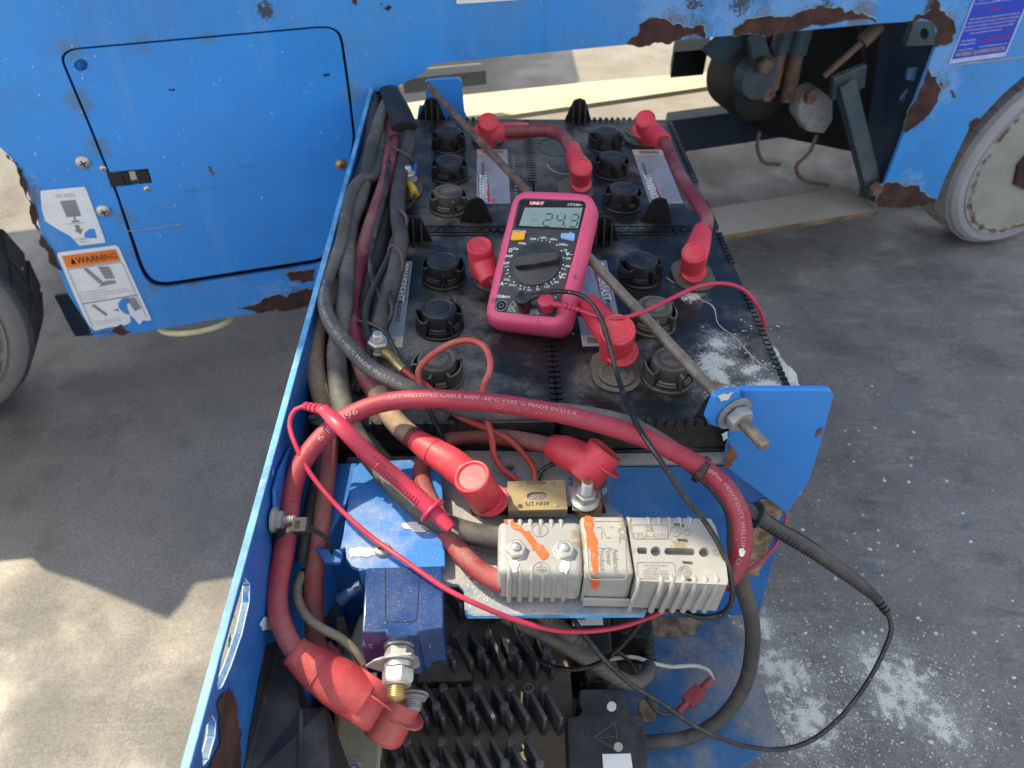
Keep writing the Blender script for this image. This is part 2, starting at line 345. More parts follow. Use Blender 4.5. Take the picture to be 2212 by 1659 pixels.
# text: glyph mesh mapped by fn(x, y); x runs 0..width in units of cap height
def glyphs(s, bold=0., space=1., shear=0.):
    cu = bpy.data.curves.new('t', 'FONT'); cu.body = s; cu.size = 1 / .72; cu.resolution_u = 2; cu.offset = bold; cu.space_character = space; cu.shear = shear
    o = bpy.data.objects.new('t', cu); me = bpy.data.meshes.new_from_object(o)
    b = bmesh.new(); b.from_mesh(me); bpy.data.objects.remove(o); bpy.data.curves.remove(cu); bpy.data.meshes.remove(me)
    return b
def text(s, fn, m, parent, name='lettering', width=None, align='L', bold=0., space=1., shear=0.):
    """fn(x,y): x in text units (cap height = 1) scaled so the string spans width if given"""
    b = glyphs(s, bold, space, shear)
    if not b.verts: b.free(); return None
    x0 = min(v.co.x for v in b.verts); x1 = max(v.co.x for v in b.verts); k = (width / (x1 - x0)) if width else 1.
    sh = {'L': 0, 'C': -(x1 - x0) / 2, 'R': -(x1 - x0)}[align]
    if width:
        bmesh.ops.subdivide_edges(b, edges=[e for e in b.edges if e.calc_length() > .5], cuts=1)
    for v in b.verts: v.co = fn((v.co.x - x0 + sh) * k, v.co.y)
    mb = MB(); mb.b.free(); mb.b = b
    bmesh.ops.remove_doubles(b, verts=b.verts, dist=1e-7)
    off = wloc(parent)
    for v in b.verts: v.co -= off
    me = bpy.data.meshes.new(name); b.to_mesh(me); b.free(); me.materials.append(MATS[m])
    o = bpy.data.objects.new(name, me); C.objects.link(o); o.parent = parent
    return o
def frame_text(s, O, ux, uy, h, m, parent, name='lettering', width=None, align='L', **k):
    ux = V(ux).normalized(); uy = V(uy).normalized()
    if width: width = width / h
    return text(s, lambda x, y: O + ux * (x * h) + uy * (y * h), m, parent, name, width, align, **k)
def wrap_text(s, P, L, r, start, h, m, parent, side, rev=False, name='lettering', up=False, **k):
    """letters printed along a cable: P resampled path of length L; side = direction the print faces"""
    n = len(P) - 1
    def fn(x, y):
        sft = (start - x * h) if rev else (start + x * h); f = max(0, min(1, sft / L)) * n; i = min(int(f), n - 1)
        p = P[i].lerp(P[i + 1], f - i); t = (P[i + 1] - P[i]).normalized()
        if 0 < i < n - 1:
            t2 = (P[i + 2] - P[i + 1]).normalized(); t0 = (P[i] - P[i - 1]).normalized(); t = ((t0 + t) * (1 - (f - i)) + (t + t2) * (f - i)).normalized()
        e = side - t * side.dot(t); e.normalize(); fv = e.cross(t) * (-1 if rev else 1)
        a = (y - .36) * h / r; return p + (e * math.cos(a) + fv * math.sin(a)) * (r * 1.012 + .00012)
    return text(s, fn, m, parent, name, **k)
def hexnut(mb, o, ax, r, h, ph=0.): return mb.lathe([(r * .9, 0), (r, h * .12), (r, h * .85), (r * .88, h)], o, ax, 6, ph)
def thread(r, L, pitch=.0013, d=.00035, taper=True):
    n = int(L / pitch); pr = []
    for i in range(n):
        pr += [(r - d, i * pitch), (r, (i + .3) * pitch), (r, (i + .55) * pitch), (r - d, (i + .85) * pitch)]
    pr += [(r - d, n * pitch), (r * .75, n * pitch + r * .15)]
    return pr
# ================================================================ ground
def ground_mat():
    m = bpy.data.materials.new('concrete_floor'); m.use_nodes = True; t = m.node_tree; N = t.nodes; L = t.links; b = N['Principled BSDF']
    g = N.new('ShaderNodeNewGeometry')
    def noise(s, det=6, r=.6, sc_=None, rz=0.):
        n = N.new('ShaderNodeTexNoise'); n.inputs['Scale'].default_value = s; n.inputs['Detail'].default_value = det; n.inputs['Roughness'].default_value = r
        if sc_:
            mp = N.new('ShaderNodeMapping'); mp.inputs['Scale'].default_value = sc_; mp.inputs['Rotation'].default_value = (0, 0, rz); L.new(g.outputs['Position'], mp.inputs[0]); L.new(mp.outputs[0], n.inputs['Vector'])
        else: L.new(g.outputs['Position'], n.inputs['Vector'])
        return n.outputs['Fac']
    def ramp(f, a, b_, lo=0., hi=1.):
        r = N.new('ShaderNodeMapRange'); r.interpolation_type = 'SMOOTHSTEP'
        for k, v in (('From Min', a), ('From Max', b_), ('To Min', lo), ('To Max', hi)): r.inputs[k].default_value = v
        L.new(f, r.inputs['Value']); return r.outputs[0]
    def op(o, a, b_):
        n = N.new('ShaderNodeMath'); n.operation = o
        for i, v in ((0, a), (1, b_)):
            if isinstance(v, float): n.inputs[i].default_value = v
            else: L.new(v, n.inputs[i])
        return n.outputs[0]
    def mix(f, a, b_):
        n = N.new('ShaderNodeMix'); n.data_type = 'RGBA'; L.new(f, n.inputs[0])
        for i, v in ((6, a), (7, b_)):
            if isinstance(v, tuple): n.inputs[i].default_value = (*v, 1)
            else: L.new(v, n.inputs[i])
        return n.outputs[2]
    s = N.new('ShaderNodeSeparateXYZ'); L.new(g.outputs['Position'], s.inputs[0])
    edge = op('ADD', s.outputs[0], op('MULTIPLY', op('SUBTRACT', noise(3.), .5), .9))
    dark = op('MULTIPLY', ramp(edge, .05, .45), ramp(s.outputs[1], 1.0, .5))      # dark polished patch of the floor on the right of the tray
    warm = mix(ramp(noise(4.5, 8), .35, .65), (.175, .165, .145), (.24, .222, .19))
    warm = mix(ramp(noise(14, 8, .65), .5, .72, 0, .55), warm, (.10, .092, .082))
    cold = mix(ramp(noise(5, 8), .35, .65), (.16, .163, .165), (.25, .25, .246))
    cold = mix(ramp(noise(16, 9, .7), .52, .7, 0, .75), cold, (.27, .26, .24))
    cold = mix(ramp(noise(9, 9, .7), .54, .68, 0, .65), cold, (.085, .089, .096))
    bounce_yard = op('MAXIMUM', ramp(s.outputs[1], .95, 1.25), op('MAXIMUM', ramp(s.outputs[1], -.75, -1.1), op('MAXIMUM', ramp(s.outputs[0], 1.4, 1.9), ramp(s.outputs[0], -1.1, -1.5))))
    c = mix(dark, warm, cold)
    c = mix(bounce_yard, c, mix(ramp(noise(6, 8), .35, .65), (.30, .275, .225), (.38, .35, .29)))      # paler concrete yard round the work area, added to bounce light onto upright faces
    c = mix(ramp(noise(6, 10, .8), .53, .60, 0, .38), c, (.30, .29, .27))
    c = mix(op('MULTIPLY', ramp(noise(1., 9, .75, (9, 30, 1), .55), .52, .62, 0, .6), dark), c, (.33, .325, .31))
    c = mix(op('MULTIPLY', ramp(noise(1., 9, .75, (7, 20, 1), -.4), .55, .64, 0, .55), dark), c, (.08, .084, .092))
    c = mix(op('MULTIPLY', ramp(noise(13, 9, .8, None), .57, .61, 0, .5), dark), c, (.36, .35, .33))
    c = mix(ramp(noise(11, 10, .8), .56, .63, 0, .32), c, (.08, .08, .08))
    c = mix(ramp(noise(240, 3, .7), .35, .65, .35, 0), c, (.04, .04, .04))
    for sc_, rz, a, b_, k in (((2.5, 170, 1), .45, .66, .74, .32), ((2, 220, 1), -.55, .67, .74, .3), ((1.6, 150, 1), 1.0, .67, .74, .26), ((3, 260, 1), .3, .66, .73, .3), ((2, 190, 1), -1.2, .68, .75, .26), ((2.2, 240, 1), .15, .67, .74, .22)):
        c = mix(ramp(noise(1., 3, .6, sc_, rz), a, b_, 0, k), c, (.34, .33, .31))
    c = mix(ramp(noise(30, 7, .75), .64, .72, 0, .5), c, (.30, .29, .26))
    c = mix(ramp(noise(70, 4, .6), .70, .76, 0, .6), c, (.035, .035, .035))
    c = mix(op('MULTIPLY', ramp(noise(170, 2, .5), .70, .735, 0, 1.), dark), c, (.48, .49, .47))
    c = mix(op('MULTIPLY', ramp(noise(520, 3, .6), .40, .60, 0, .34), 1.), c, (.05, .05, .05))
    L.new(c, b.inputs['Base Color'])
    rr = ramp(noise(8, 6), .35, .65, .42, .75); L.new(rr, b.inputs['Roughness'])
    bn = N.new('ShaderNodeBump'); bn.inputs['Strength'].default_value = .25; bn.inputs['Distance'].default_value = .002
    L.new(noise(120, 6, .7), bn.inputs['Height']); L.new(bn.outputs[0], b.inputs['Normal'])
    return m
mb = MB(); mb.face([(-60, -60, 0), (60, -60, 0), (60, 60, 0), (-60, 60, 0)])
g_ = mb.build('ground', ground_mat(), smooth=False); tag(g_, kind='structure')
# corrosion powder and crumbs lying on the floor right of the tray
R = random.Random(5)
mb = MB()
pp = []
for (cx, cyy, sx, sy_, n) in ((U(1700, 1450, 0), 0, .06, .07, 1500), (U(1950, 1480, 0), 0, .06, .035, 1300), (U(2060, 1600, 0), 0, .06, .04, 500), (U(1850, 1250, 0), 0, .14, .10, 330), (U(1760, 1580, 0), 0, .05, .06, 900)):
    for i in range(n): pp.append((cx.x + R.gauss(0, sx), cx.y + R.gauss(0, sy_) - .0, R.choice((.0003, .0004, .0005, .0007, .0012)) * R.uniform(.5, 1.3)))
for i in range(110): pp.append((R.uniform(.2, .6), R.uniform(-.4, .2), R.uniform(.0015, .0035)))
for x, y, r in pp:
    q = [V((R.uniform(-1, 1), R.uniform(-1, 1), 0)).normalized() * r * R.uniform(.6, 1.2) for _ in range(1)]
    a0 = R.uniform(0, 6.28); k = 5; base = [V((x + math.cos(a0 + 2 * PI * j / k) * r * R.uniform(.6, 1.2), y + math.sin(a0 + 2 * PI * j / k) * r * R.uniform(.6, 1.2), 0)) for j in range(k)]
    top = V((x + R.uniform(-.3, .3) * r, y + R.uniform(-.3, .3) * r, r * R.uniform(.5, 1.1)))
    for j in range(k): mb.face([base[j], base[(j + 1) % k], top])
stain(g_.data.materials[0], [(U(1690, 1450, 0), .09), (U(1740, 1560, 0), .09), (U(1955, 1490, 0), .10), (U(2030, 1560, 0), .08), (U(1880, 1430, 0), .07), (U(1640, 1350, 0), .06)], (.30, .31, .30), 300., .42, .60, .6)
stain(g_.data.materials[0], [(U(1690, 1450, 0), .08), (U(1740, 1560, 0), .08), (U(1955, 1480, 0), .085), (U(2030, 1560, 0), .06), (U(1880, 1430, 0), .05), (U(1640, 1350, 0), .05), (U(1920, 1520, 0), .05)], (.66, .67, .62), 620., .56, .61, .95)
o = mb.build('corrosion_crumbs', 'crumb', smooth=False); tag(o, 'pale greenish white corrosion crumbs strewn on the dark floor right of the battery tray', 'debris', kind='stuff')
# ================================================================ scissor lift (blue machine behind)
lift = thing('scissor_lift', MP(.9, 0, -.4), 'blue scissor lift with scuffed rusty side panels and grey wheels, standing behind the battery tray', 'scissor lift')
def px2(l, o=0.): return [UM(x, y, o) for x, y in l]
outline = [(202, 730), (308, 718), (478, 688), (663, 661), (800, 641), (843, 634), (803, 200), (845, 192), (876, 178), (910, 161), (934, 138), (1122, 119), (1351, 97), (1457, 88), (1581, 77), (1714, 68), (1898, 51), (1980, 46), (2018, 48), (2021, 102), (2004, 150), (1977, 218), (1953, 287), (1909, 403), (1895, 447), (2024, 433), (2038, 393), (2069, 328), (2096, 273), (2120, 253), (2165, 205), (2209, 167)]
P = px2(outline)
arc = [MP(1.652 + .235 * math.cos(a), .179 + .235 * math.sin(a)) for a in [math.radians(d) for d in range(100, -10, -10)]]
P += arc + [MP(2.1, .17), MP(2.1, .74), MP(-.195, .74), MP(-.195, .64), MP(-.237, .63), MP(-.271, .67), MP(-.307, .704), MP(-.33, .56), MP(-.345, .50)]  # left end, out of view, notched to shape the machine's shadow
P += [MP(-.2533 + .26 * math.cos(a), .17 + .26 * math.sin(a)) for a in [math.radians(d) for d in (108, 96, 84, 72, 66, 60)]]
P += px2([(0, 318), (27, 345), (51, 393), (75, 455), (89, 502), (113, 560), (150, 640), (191, 704)])
door_o = [(130, 128), (140, 112), (160, 104), (690, 57), (715, 58), (733, 68), (741, 85), (756, 190), (769, 300), (722, 545), (705, 560), (690, 571), (360, 622), (330, 618), (312, 600), (300, 575), (250, 420), (190, 270)]
door_o = chaikin(door_o, 3)
hole = px2(door_o)
mb = MB(); mb.prism([P, hole], -MN * .006)
chassis = mb.build('chassis_panel', 'blue_paint', lift, smooth=False, bev=.0015)
def shrink(l, k):
    cx = sum(p[0] for p in l) / len(l); cy2 = sum(p[1] for p in l) / len(l)
    o = []
    n = len(l)
    for i, p in enumerate(l):
        a, b = l[i - 1], l[(i + 1) % n]; tx, ty = b[0] - a[0], b[1] - a[1]; q = math.hypot(tx, ty); nx, ny = ty / q, -tx / q
        if (cx - p[0]) * nx + (cy2 - p[1]) * ny < 0: nx, ny = -nx, -ny
        o.append((p[0] + nx * k[0], p[1] + ny * k[1]))
    return o
dp = shrink(door_o, (6., 4.))
dp = [(x, y - (8 if y > 500 else 0)) for x, y in dp]
latch_hole = [(256, 370), (320, 364), (329, 395), (264, 402)]
mb = MB(); mb.prism([px2(dp), px2(latch_hole), px2([(175 + 15 * math.cos(a) , 141 + 15 * math.sin(a) * .9) for a in [k * PI / 8 for k in range(16)]])], -MN * .004)
door = mb.build('access_door', 'blue_door', lift, smooth=False, bev=.001); door['label'] = 'blue rounded access door with black latch'
mb = MB(); mb.flat([MP(.05, .16, -.03), MP(.45, .16, -.03), MP(.45, .55, -.03), MP(.05, .55, -.03)]); mb.build('inner_panel', 'dark_blue', lift, smooth=False)
mb = MB(); p0 = UM(175, 141, -.006); mb.lathe([(.0, 0), (.012, 0)], p0, MN, 24); mb.build('lock_disc', 'blue_door', lift)
mb = MB(); mb.prism([px2([(230, 373), (262, 370), (270, 400), (240, 404)], .0008)], MN * .001); mb.prism([px2([(266, 371), (276, 370), (284, 396), (274, 397)], -.002)], MN * .003)
mb.prism([px2([(294, 369), (318, 367), (327, 393), (302, 396)], -.003)], MN * .0025); mb.build('latch', 'matte_black', lift, smooth=False, bev=.0008)
mb = MB(); mb.flat(px2([(250, 366), (324, 360), (333, 399), (258, 408)], -.010)); mb.build('latch_pocket', 'print_grey', lift, smooth=False)
mb = MB(); mb.prism([px2([(278, 370), (291, 368), (296, 385), (283, 388)], -.002)], MN * .002); mb.build('latch_tongue', 'rail_beige', lift, smooth=False)
def screw(px, py, r, m='zinc', o=0., par=None):
    p0 = UM(px, py, o); mb = MB(); mb.lathe([(r, 0), (r * .95, r * .25), (r * .6, r * .5), (.0, r * .6)], p0, MN, 20)
    s_ = mb.build('screw', m, par or lift)
    k = MB()
    for a in (.3, .3 + PI / 2):
        d = MD * math.cos(a) + Z * math.sin(a); e = MN.cross(d); q = p0 + MN * (r * .62); k.flat([q - d * r * .5 - e * r * .09, q + d * r * .5 - e * r * .09, q + d * r * .5 + e * r * .09, q - d * r * .5 + e * r * .09])
    k.build('screw_slot', 'gap_dark', s_, smooth=False)
for a in ((180, 350, .0085), (224, 455, .0085), (737, 355, .0075, 'brass'), (223, 364, .004), (318, 408, .004)): screw(*a)
# bare rusty patches and chips in the paint
def patch(pts, m, amp=4, lv=3, seed=1, o=.0006, name='rust_patch', par=None, pf=None):
    pf = pf or (lambda x, y: UM(x, y, o)); mb = MB(); mb.flat([pf(x, y) for x, y in jag(pts, amp, lv, seed)]); return mb.build(name, m, par or lift, smooth=False)
for i, pts in enumerate([
    [(1355, 96), (1362, 82), (1378, 75), (1382, 52), (1396, 45), (1420, 38), (1440, 42), (1452, 54), (1470, 52), (1478, 60), (1505, 55), (1520, 57), (1523, 84), (1458, 88)],
    [(1583, 77), (1596, 55), (1628, 40), (1690, 37), (1717, 32), (1740, 22), (1760, 20), (1780, 10), (1792, 18), (1812, 14), (1825, 28), (1840, 20), (1850, 30), (1870, 32), (1888, 40), (1896, 51), (1714, 68)],
    [(1960, 46), (1985, 30), (2002, 27), (2016, -4), (2026, 0), (2030, 22), (2046, 34), (2062, 48), (2066, 70), (2058, 90), (2035, 98), (2021, 102), (2018, 48)],
    [(2004, 150), (2012, 165), (2024, 168), (2030, 185), (2026, 218), (2012, 240), (1992, 262), (1970, 278), (1954, 287), (1977, 218)],
    [(1909, 398), (1925, 395), (1950, 402), (1985, 400), (2005, 425), (2024, 430), (2022, 436), (1895, 447), (1899, 420)],
    [(2093, 275), (2098, 262), (2113, 254), (2118, 258), (2105, 276)],
    [(618, 592), (680, 583), (678, 604), (656, 612), (630, 609)],
    [(508, 670), (560, 655), (585, 640), (640, 632), (680, 625), (700, 622), (695, 653), (663, 662), (560, 677)],
    [(196, 726), (190, 706), (205, 712), (240, 716), (262, 700), (270, 712), (285, 718), (262, 725)],
    [(15, 335), (32, 352), (58, 400), (82, 465), (98, 520), (126, 572), (134, 585), (120, 578), (104, 545), (88, 505), (66, 440), (42, 380), (22, 345)]]):
    cxx = sum(p[0] for p in pts) / len(pts); cyy = sum(p[1] for p in pts) / len(pts)
    patch([(cxx + (x - cxx) * 1.02, y - 2.2 if y < cyy + 14 else y) for x, y in pts], 'primer', 11, 5, i + 3, o=.0004 + .00005 * i, name='primer_edge')
    patch(pts, 'rust', 11, 5, i + 3, o=.0009 + .0001 * i)
for i, pts in enumerate([[(826, 18), (838, 10), (846, 16), (838, 24)], [(820, 6), (826, 8), (824, 13)], [(364, 192), (378, 189), (378, 195), (364, 196)], [(698, 161), (712, 158), (712, 164), (702, 166)],
    [(2052, 196), (2058, 196), (2066, 210), (2058, 212)], [(2030, 179), (2034, 178), (2035, 188)], [(760, 0), (772, -6), (770, 12)]]): patch(pts, 'matte_black' if i < 4 else 'rust', 3, 2, i, name='paint_chip')
patch([(449, 360), (456, 358), (464, 375), (460, 385), (453, 370)], 'rust_light', 3, 2, 8, name='rust_spot')
for k, (a, b) in enumerate([((400, 415), (510, 400)), ((272, 500), (392, 484)), ((320, 455), (375, 445)), ((515, 362), (548, 358)), ((2070, 140), (2212, 122)), ((2020, 160), (2072, 142)), ((1900, 400), (2040, 385))]):
    mb = MB(); p1, p2 = UM(*a, .0012), UM(*b, .0012); pts = [p1.lerp(p2, t / 8) + Z * random.Random(k * 9 + t).uniform(-.0012, .0012) for t in range(9)]
    for q, r in zip(pts, pts[1:]): stripe(mb, q, r, .0012 if k != 4 else .002, MN)
    mb.build('scratch', 'rail_beige' if k in (1, 4, 5) else 'blue_edge', lift, smooth=False)
R = random.Random(11)
mb = MB()
for i in range(46):
    x, y = R.uniform(20, 760), R.uniform(5, 600)
    if 90 < x < 330 and y > 400: continue
    r = R.uniform(.8, 2.2); l = R.uniform(1, 6); mb.flat([UM(x + a, y + b, .0009 if x < 125 or y < 50 else .0009) for a, b in ((-r * .5, 0), (r * .5, 0), (r * .7, l), (0, l + 1), (-r * .3, l))])
mb.build('bird_spatter', 'white_paint', lift, smooth=False)['kind'] = 'stuff'
stain('blue_paint', [(UM(1440, 30), .06), (UM(1700, 30), .08), (UM(1850, 20), .06), (UM(2040, 30), .06), (UM(2030, 200), .05), (UM(1960, 400), .05), (UM(600, 640), .06), (UM(1590, 50), .05), (UM(2035, 120), .05)], (.16, .36, .70), 90., .40, .56, .7)
RS = [(UM(1440, 62), .045), (UM(1500, 68), .03), (UM(1640, 55), .045), (UM(1740, 40), .045), (UM(1850, 40), .045), (UM(2040, 60), .04), (UM(2020, 200), .035), (UM(1985, 260), .03), (UM(1950, 415), .04), (UM(640, 640), .045), (UM(570, 665), .03), (UM(650, 600), .025), (UM(60, 410), .03), (UM(110, 550), .03), (UM(240, 715), .03)]
stain('blue_paint', RS, (.13, .075, .045), 220., .47, .62, .65)
EDG = [(UM(x, y), .022) for x, y in ((150, 106), (300, 92), (450, 78), (170, 220), (210, 320), (262, 470), (290, 545), (330, 622), (420, 615), (520, 598), (620, 583), (745, 95), (758, 200))]
for m_ in ('blue_paint', 'blue_door'): stain(m_, EDG, (.12, .17, .17), 160., .44, .62, .55)
stain('blue_paint', [(UM(1790, 5), .05), (UM(1600, 10), .045), (UM(2010, 10), .035), (UM(1500, 12), .03), (UM(575, 20), .02)], (.045, .035, .03), 260., .55, .60, .9)
# decals on the panels
def quadf(q, o=.001):
    q = [UM(x, y, o) for x, y in q]   # TL TR BR BL
    return lambda u, v: q[3].lerp(q[2], u).lerp(q[0].lerp(q[1], u), v)
def decal(q, m, r=0., o=.001, name='decal', label=None, torn=None):
    f = quadf(q, o); mb = MB(); pts = [(.5 + x, .5 + y) for x, y in rrect(1, 1, r, 4)] if r else [(0, 0), (1, 0), (1, 1), (0, 1)]
    if torn: pts = torn
    mb.flat([f(u, v) for u, v in pts]); d = mb.build(name, m, lift, smooth=False)
    if label: d['label'] = label
    return d, quadf(q, o + .0004)
def ftext(s, f, x, y, w_, h, m, par, align='C', **k):   # x,y,w,h in decal units
    return text(s, lambda a, b: f(x + a * w_, y + b * h), m, par, 'print', 1., align, **k)
def fpoly(f, pts, m, par, name='print'):
    mb = MB(); mb.flat([f(u, v) for u, v in pts]); return mb.build(name, m, par, smooth=False)
d1, f1 = decal([(86, 412), (184, 403), (229, 524), (158, 534)], 'label_white', .06, name='decal', label='small white decal with a black block and arrow, torn at the bottom',
               torn=[(0.02, 1), (.98, 1), (1, .95), (1, .03), (.97, 0), (.2, .01), (.14, .1), (.1, .2), (-.12, .34), (-.3, .5), (-.2, .7), (-.02, .96)])
# keep the parallelogram shape of this decal in its own frame
f1 = quadf([(86, 412), (184, 403), (229, 524), (132, 536)], .0014)
ftext('GS-3232', f1, .5, .86, .42, .055, 'print_grey', d1)
fpoly(f1, [(.34, .80), (.68, .80), (.68, .52), (.36, .52)], 'print_grey', d1)
fpoly(f1, [(.50, .52), (.54, .52), (.54, .45), (.60, .45), (.60, .42), (.43, .42), (.43, .45), (.50, .45)], 'print_grey', d1)
fpoly(f1, [(.30, .405), (.72, .405), (.72, .397), (.30, .397)], 'print_grey', d1)
fpoly(f1, [(.46, .37), (.56, .37), (.56, .28), (.62, .30), (.52, .20), (.42, .28), (.46, .28)], 'print_grey', d1)
ftext('900 lbs / 408 kg', f1, .42, .10, .38, .04, 'print_grey', d1); ftext('52651 A', f1, .55, .05, .2, .028, 'print_grey', d1)
mb = MB(); mb.flat([f1(u, v) for u, v in [(.62, .22), (.75, .28), (.86, .27), (.84, .1), (.62, .12), (.58, .16)]]); mb.build('torn_hole', 'blue_paint', d1, smooth=False)
Q2 = [(121, 546), (254, 529), (328, 692), (196, 716)]
d2, f2 = decal(Q2, 'label_white', .03, name='decal', label='white and orange crushing hazard warning decal with torn lower edge',
               torn=[(.03, 1), (.97, 1), (1, .97), (1, .02), (.97, 0), (.86, .02), (.78, -.03), (.74, .07), (.70, .12), (.67, .03), (.56, .0), (.3, .01), (.07, .0), (.02, .06), (0, .2), (-.01, .5), (0, .97)])
fpoly(f2, [(.06, .955), (.94, .955), (.94, .81), (.06, .81)], 'label_orange', d2)
ftext('WARNING', f2, .58, .845, .66, .075, 'print_black', d2, bold=.03)
mb = MB(); mb.flat([f2(.155, .845), f2(.245, .845), f2(.2, .925)]); mb.build('print', 'print_black', d2, smooth=False)
for a in ([(.06, .80), (.94, .80), (.94, .79), (.06, .79)], [(.06, .37), (.94, .37), (.94, .355), (.06, .355)], [(.055, .80), (.065, .80), (.065, .05), (.055, .05)], [(.935, .80), (.945, .80), (.945, .05), (.935, .05)]): fpoly(f2, a, 'print_grey', d2)
fpoly(f2, [(.30, .78), (.37, .78), (.50, .62), (.53, .55), (.44, .58)], 'print_grey', d2)
fpoly(f2, [(.54, .78), (.72, .76), (.72, .61), (.57, .62)], 'print_grey', d2)
fpoly(f2, [(.40, .535), (.72, .55), (.70, .59), (.56, .60), (.44, .55)], 'print_grey', d2)
for i, s in enumerate(('Crushing hazard', 'Lowering the platform to bay', 'with a platform rail open could result', 'in serious injury')): ftext(s, f2, .09, .49 - i * .033, (.42, .75, .82, .36)[i], .019, 'print_grey', d2, 'L')
fpoly(f2, [(.17, .33), (.24, .33), (.37, .18), (.33, .16)], 'print_grey', d2); fpoly(f2, [(.76, .34), (.90, .34), (.92, .18), (.80, .16)], 'print_grey', d2)
fpoly(f2, [(.48, .22), (.56, .235), (.56, .19)], 'print_grey', d2)
mb = MB(); mb.flat([f2(u, v) for u, v in [(.6, .3), (.70, .35), (.80, .35), (.78, .28), (.72, .26), (.70, .12), (.62, .16), (.58, .24)]]); mb.build('torn_hole', 'blue_paint', d2, smooth=False)
for i in range(2): ftext('Do not stand or sit here', f2, .14, .10 - i * .03, .4, .017, 'print_grey', d2, 'L')
Q3 = [(2105, -6), (2230, -14), (2172, 122), (2049, 138)]
Q3 = [(2118, -40), (2248, -58), (2172, 121), (2049, 138)]
d3, f3 = decal(Q3, 'print_lightblue', 0, name='decal', label='blue register decal with white, red and yellow lettering')
fpoly(f3, [(.03, .98), (.97, .98), (.97, .055), (.03, .055)], 'decal_blue', d3)
f3b = quadf(Q3, .002)
ftext('NATIONAL EQUIPMENT REGISTER', f3b, .5, .085, .86, .05, 'print_yellow', d3, shear=.1)
ftext('1-866-NER-TIPS', f3b, .68, .235, .52, .035, 'print_red', d3); ftext('AVISO', f3b, .45, .62, .2, .035, 'print_red', d3)
for i, (s, a, w_) in enumerate((('registered by the police with the', .5, .8), ('there. If you have knowledge of this', .5, .84), ('machine being in a possible stolen', .5, .8), ('circumstance, call NER for a possible reward', .47, .84))): ftext(s, f3b, a, .86 - i * .045, w_, .022, 'print_white', d3)
for i, (s, a, w_) in enumerate((('Esta maquina esta registrada en una base de', .5, .84), ('datos nacional para que la policia y compania', .5, .88), ('de seguros consulten. Si cualquier informacion', .47, .88), ('circunstancia posible que la maquina sea NER', .47, .86), ('para una posible recompensa', .45, .55))): ftext(s, f3b, a, .54 - i * .045, w_, .022, 'print_white', d3)
ftext('Call Toll Free', f3b, .2, .27, .24, .024, 'print_white', d3); ftext('de Nosotros Hoy', f3b, .2, .225, .26, .024, 'print_white', d3)
ftext('(1-866-637-8477)', f3b, .2, .155, .28, .02, 'print_white', d3); ftext('www.NerEquipment.com', f3b, .68, .165, .5, .022, 'print_white', d3)
d4, f4 = decal([(983, -60), (1180, -75), (1176, -4), (986, 9)], 'label_white', .04, name='decal', label='lower edge of a white decal at the top of the frame')
fpoly(f4, [(.03, .95), (.97, .95), (.97, .14), (.03, .14)], 'print_dim', d4); f4b = quadf([(983, -60), (1180, -75), (1176, -4), (986, 9)], .002)
fpoly(f4b, [(.04, .94), (.96, .94), (.96, .16), (.04, .16)], 'label_silver', d4)
# yellow ring hanging below the left panel, blue guard flap behind it
mb = MB(); c0 = UM(424, 692, -.02); mb.tube([c0 + (MD * math.cos(a) + V((-MN.x, -MN.y, 0)) * math.sin(a) * .5) * .052 - Z * .002 for a in [k * PI / 12 for k in range(25)]], .004, 8); mb.build('cable_ring', 'yellow_ring', lift)
mb = MB(); mb.prism([[UM(x, y, -.10) for x, y in ((117, 640), (150, 636), (260, 700), (262, 722), (163, 727), (155, 715))]], -MN * .006); mb.build('guard_flap', 'dark_blue', lift, smooth=False, bev=.001)
# chassis deck, rear rail, inner side wall, beams and mechanism seen through the opening
mb = MB(); mb.prism([[MP(-.17, .735, -.006), MP(2.1, .735, -.006), MP(2.1, .735, -.98), MP(-1.12, .735, -.98)]], Z * -.02); mb.build('shade_deck', 'dark_blue', lift, smooth=False)  # left and back reach widened out of view to block sun
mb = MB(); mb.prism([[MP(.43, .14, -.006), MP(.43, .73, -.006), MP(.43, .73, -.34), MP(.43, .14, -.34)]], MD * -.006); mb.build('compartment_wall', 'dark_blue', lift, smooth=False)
mb = MB(); mb.prism([[MP(.6, .13, -.007), MP(1.32, .13, -.007), MP(1.32, .13, -.095), MP(.6, .13, -.095)]], Z * -.008)
mb.build('guard_plate', 'plank_beige', lift, smooth=False, bev=.001)
mb = MB(); mb.prism([[MP(.6, .1205, -.0065), MP(1.32, .1205, -.0065), MP(1.32, .1295, -.0065), MP(.6, .1295, -.0065)]], MN * .0008); mb.build('guard_plate_edge', 'plank_edge', lift, smooth=False)
A_ = [U(1440, 262, .16), U(1760, 219, .16), U(1760, 200, .16), U(1440, 243, .16)]
mb = MB(); mb.prism([A_], Z * -.075); mb.build('cross_beam', 'dark_blue', lift, smooth=False, bev=.002)
mb = MB(); mb.prism([[U(x, y, .1) for x, y in ((860, 282), (1140, 243), (1590, 178), (1700, 160), (1700, 142), (1590, 150), (1290, 175), (1000, 205), (860, 225))]], Z * -.012); mb.build('floor_plate', 'plank_cream', lift, smooth=False, bev=.001)
mb = MB(); mb.prism([[U(x, y, .2) for x, y in ((870, 172), (1050, 152), (1038, 136), (860, 152))]], Z * -.03); mb.build('step_bracket', 'plank_beige', lift, smooth=False)
mb = MB(); mb.prism([[U(x, y, .3) for x, y in ((1457, 112), (1530, 106), (1535, 80), (1457, 86))]], Z * -.05); mb.build('rear_block', 'matte_black', lift, smooth=False)
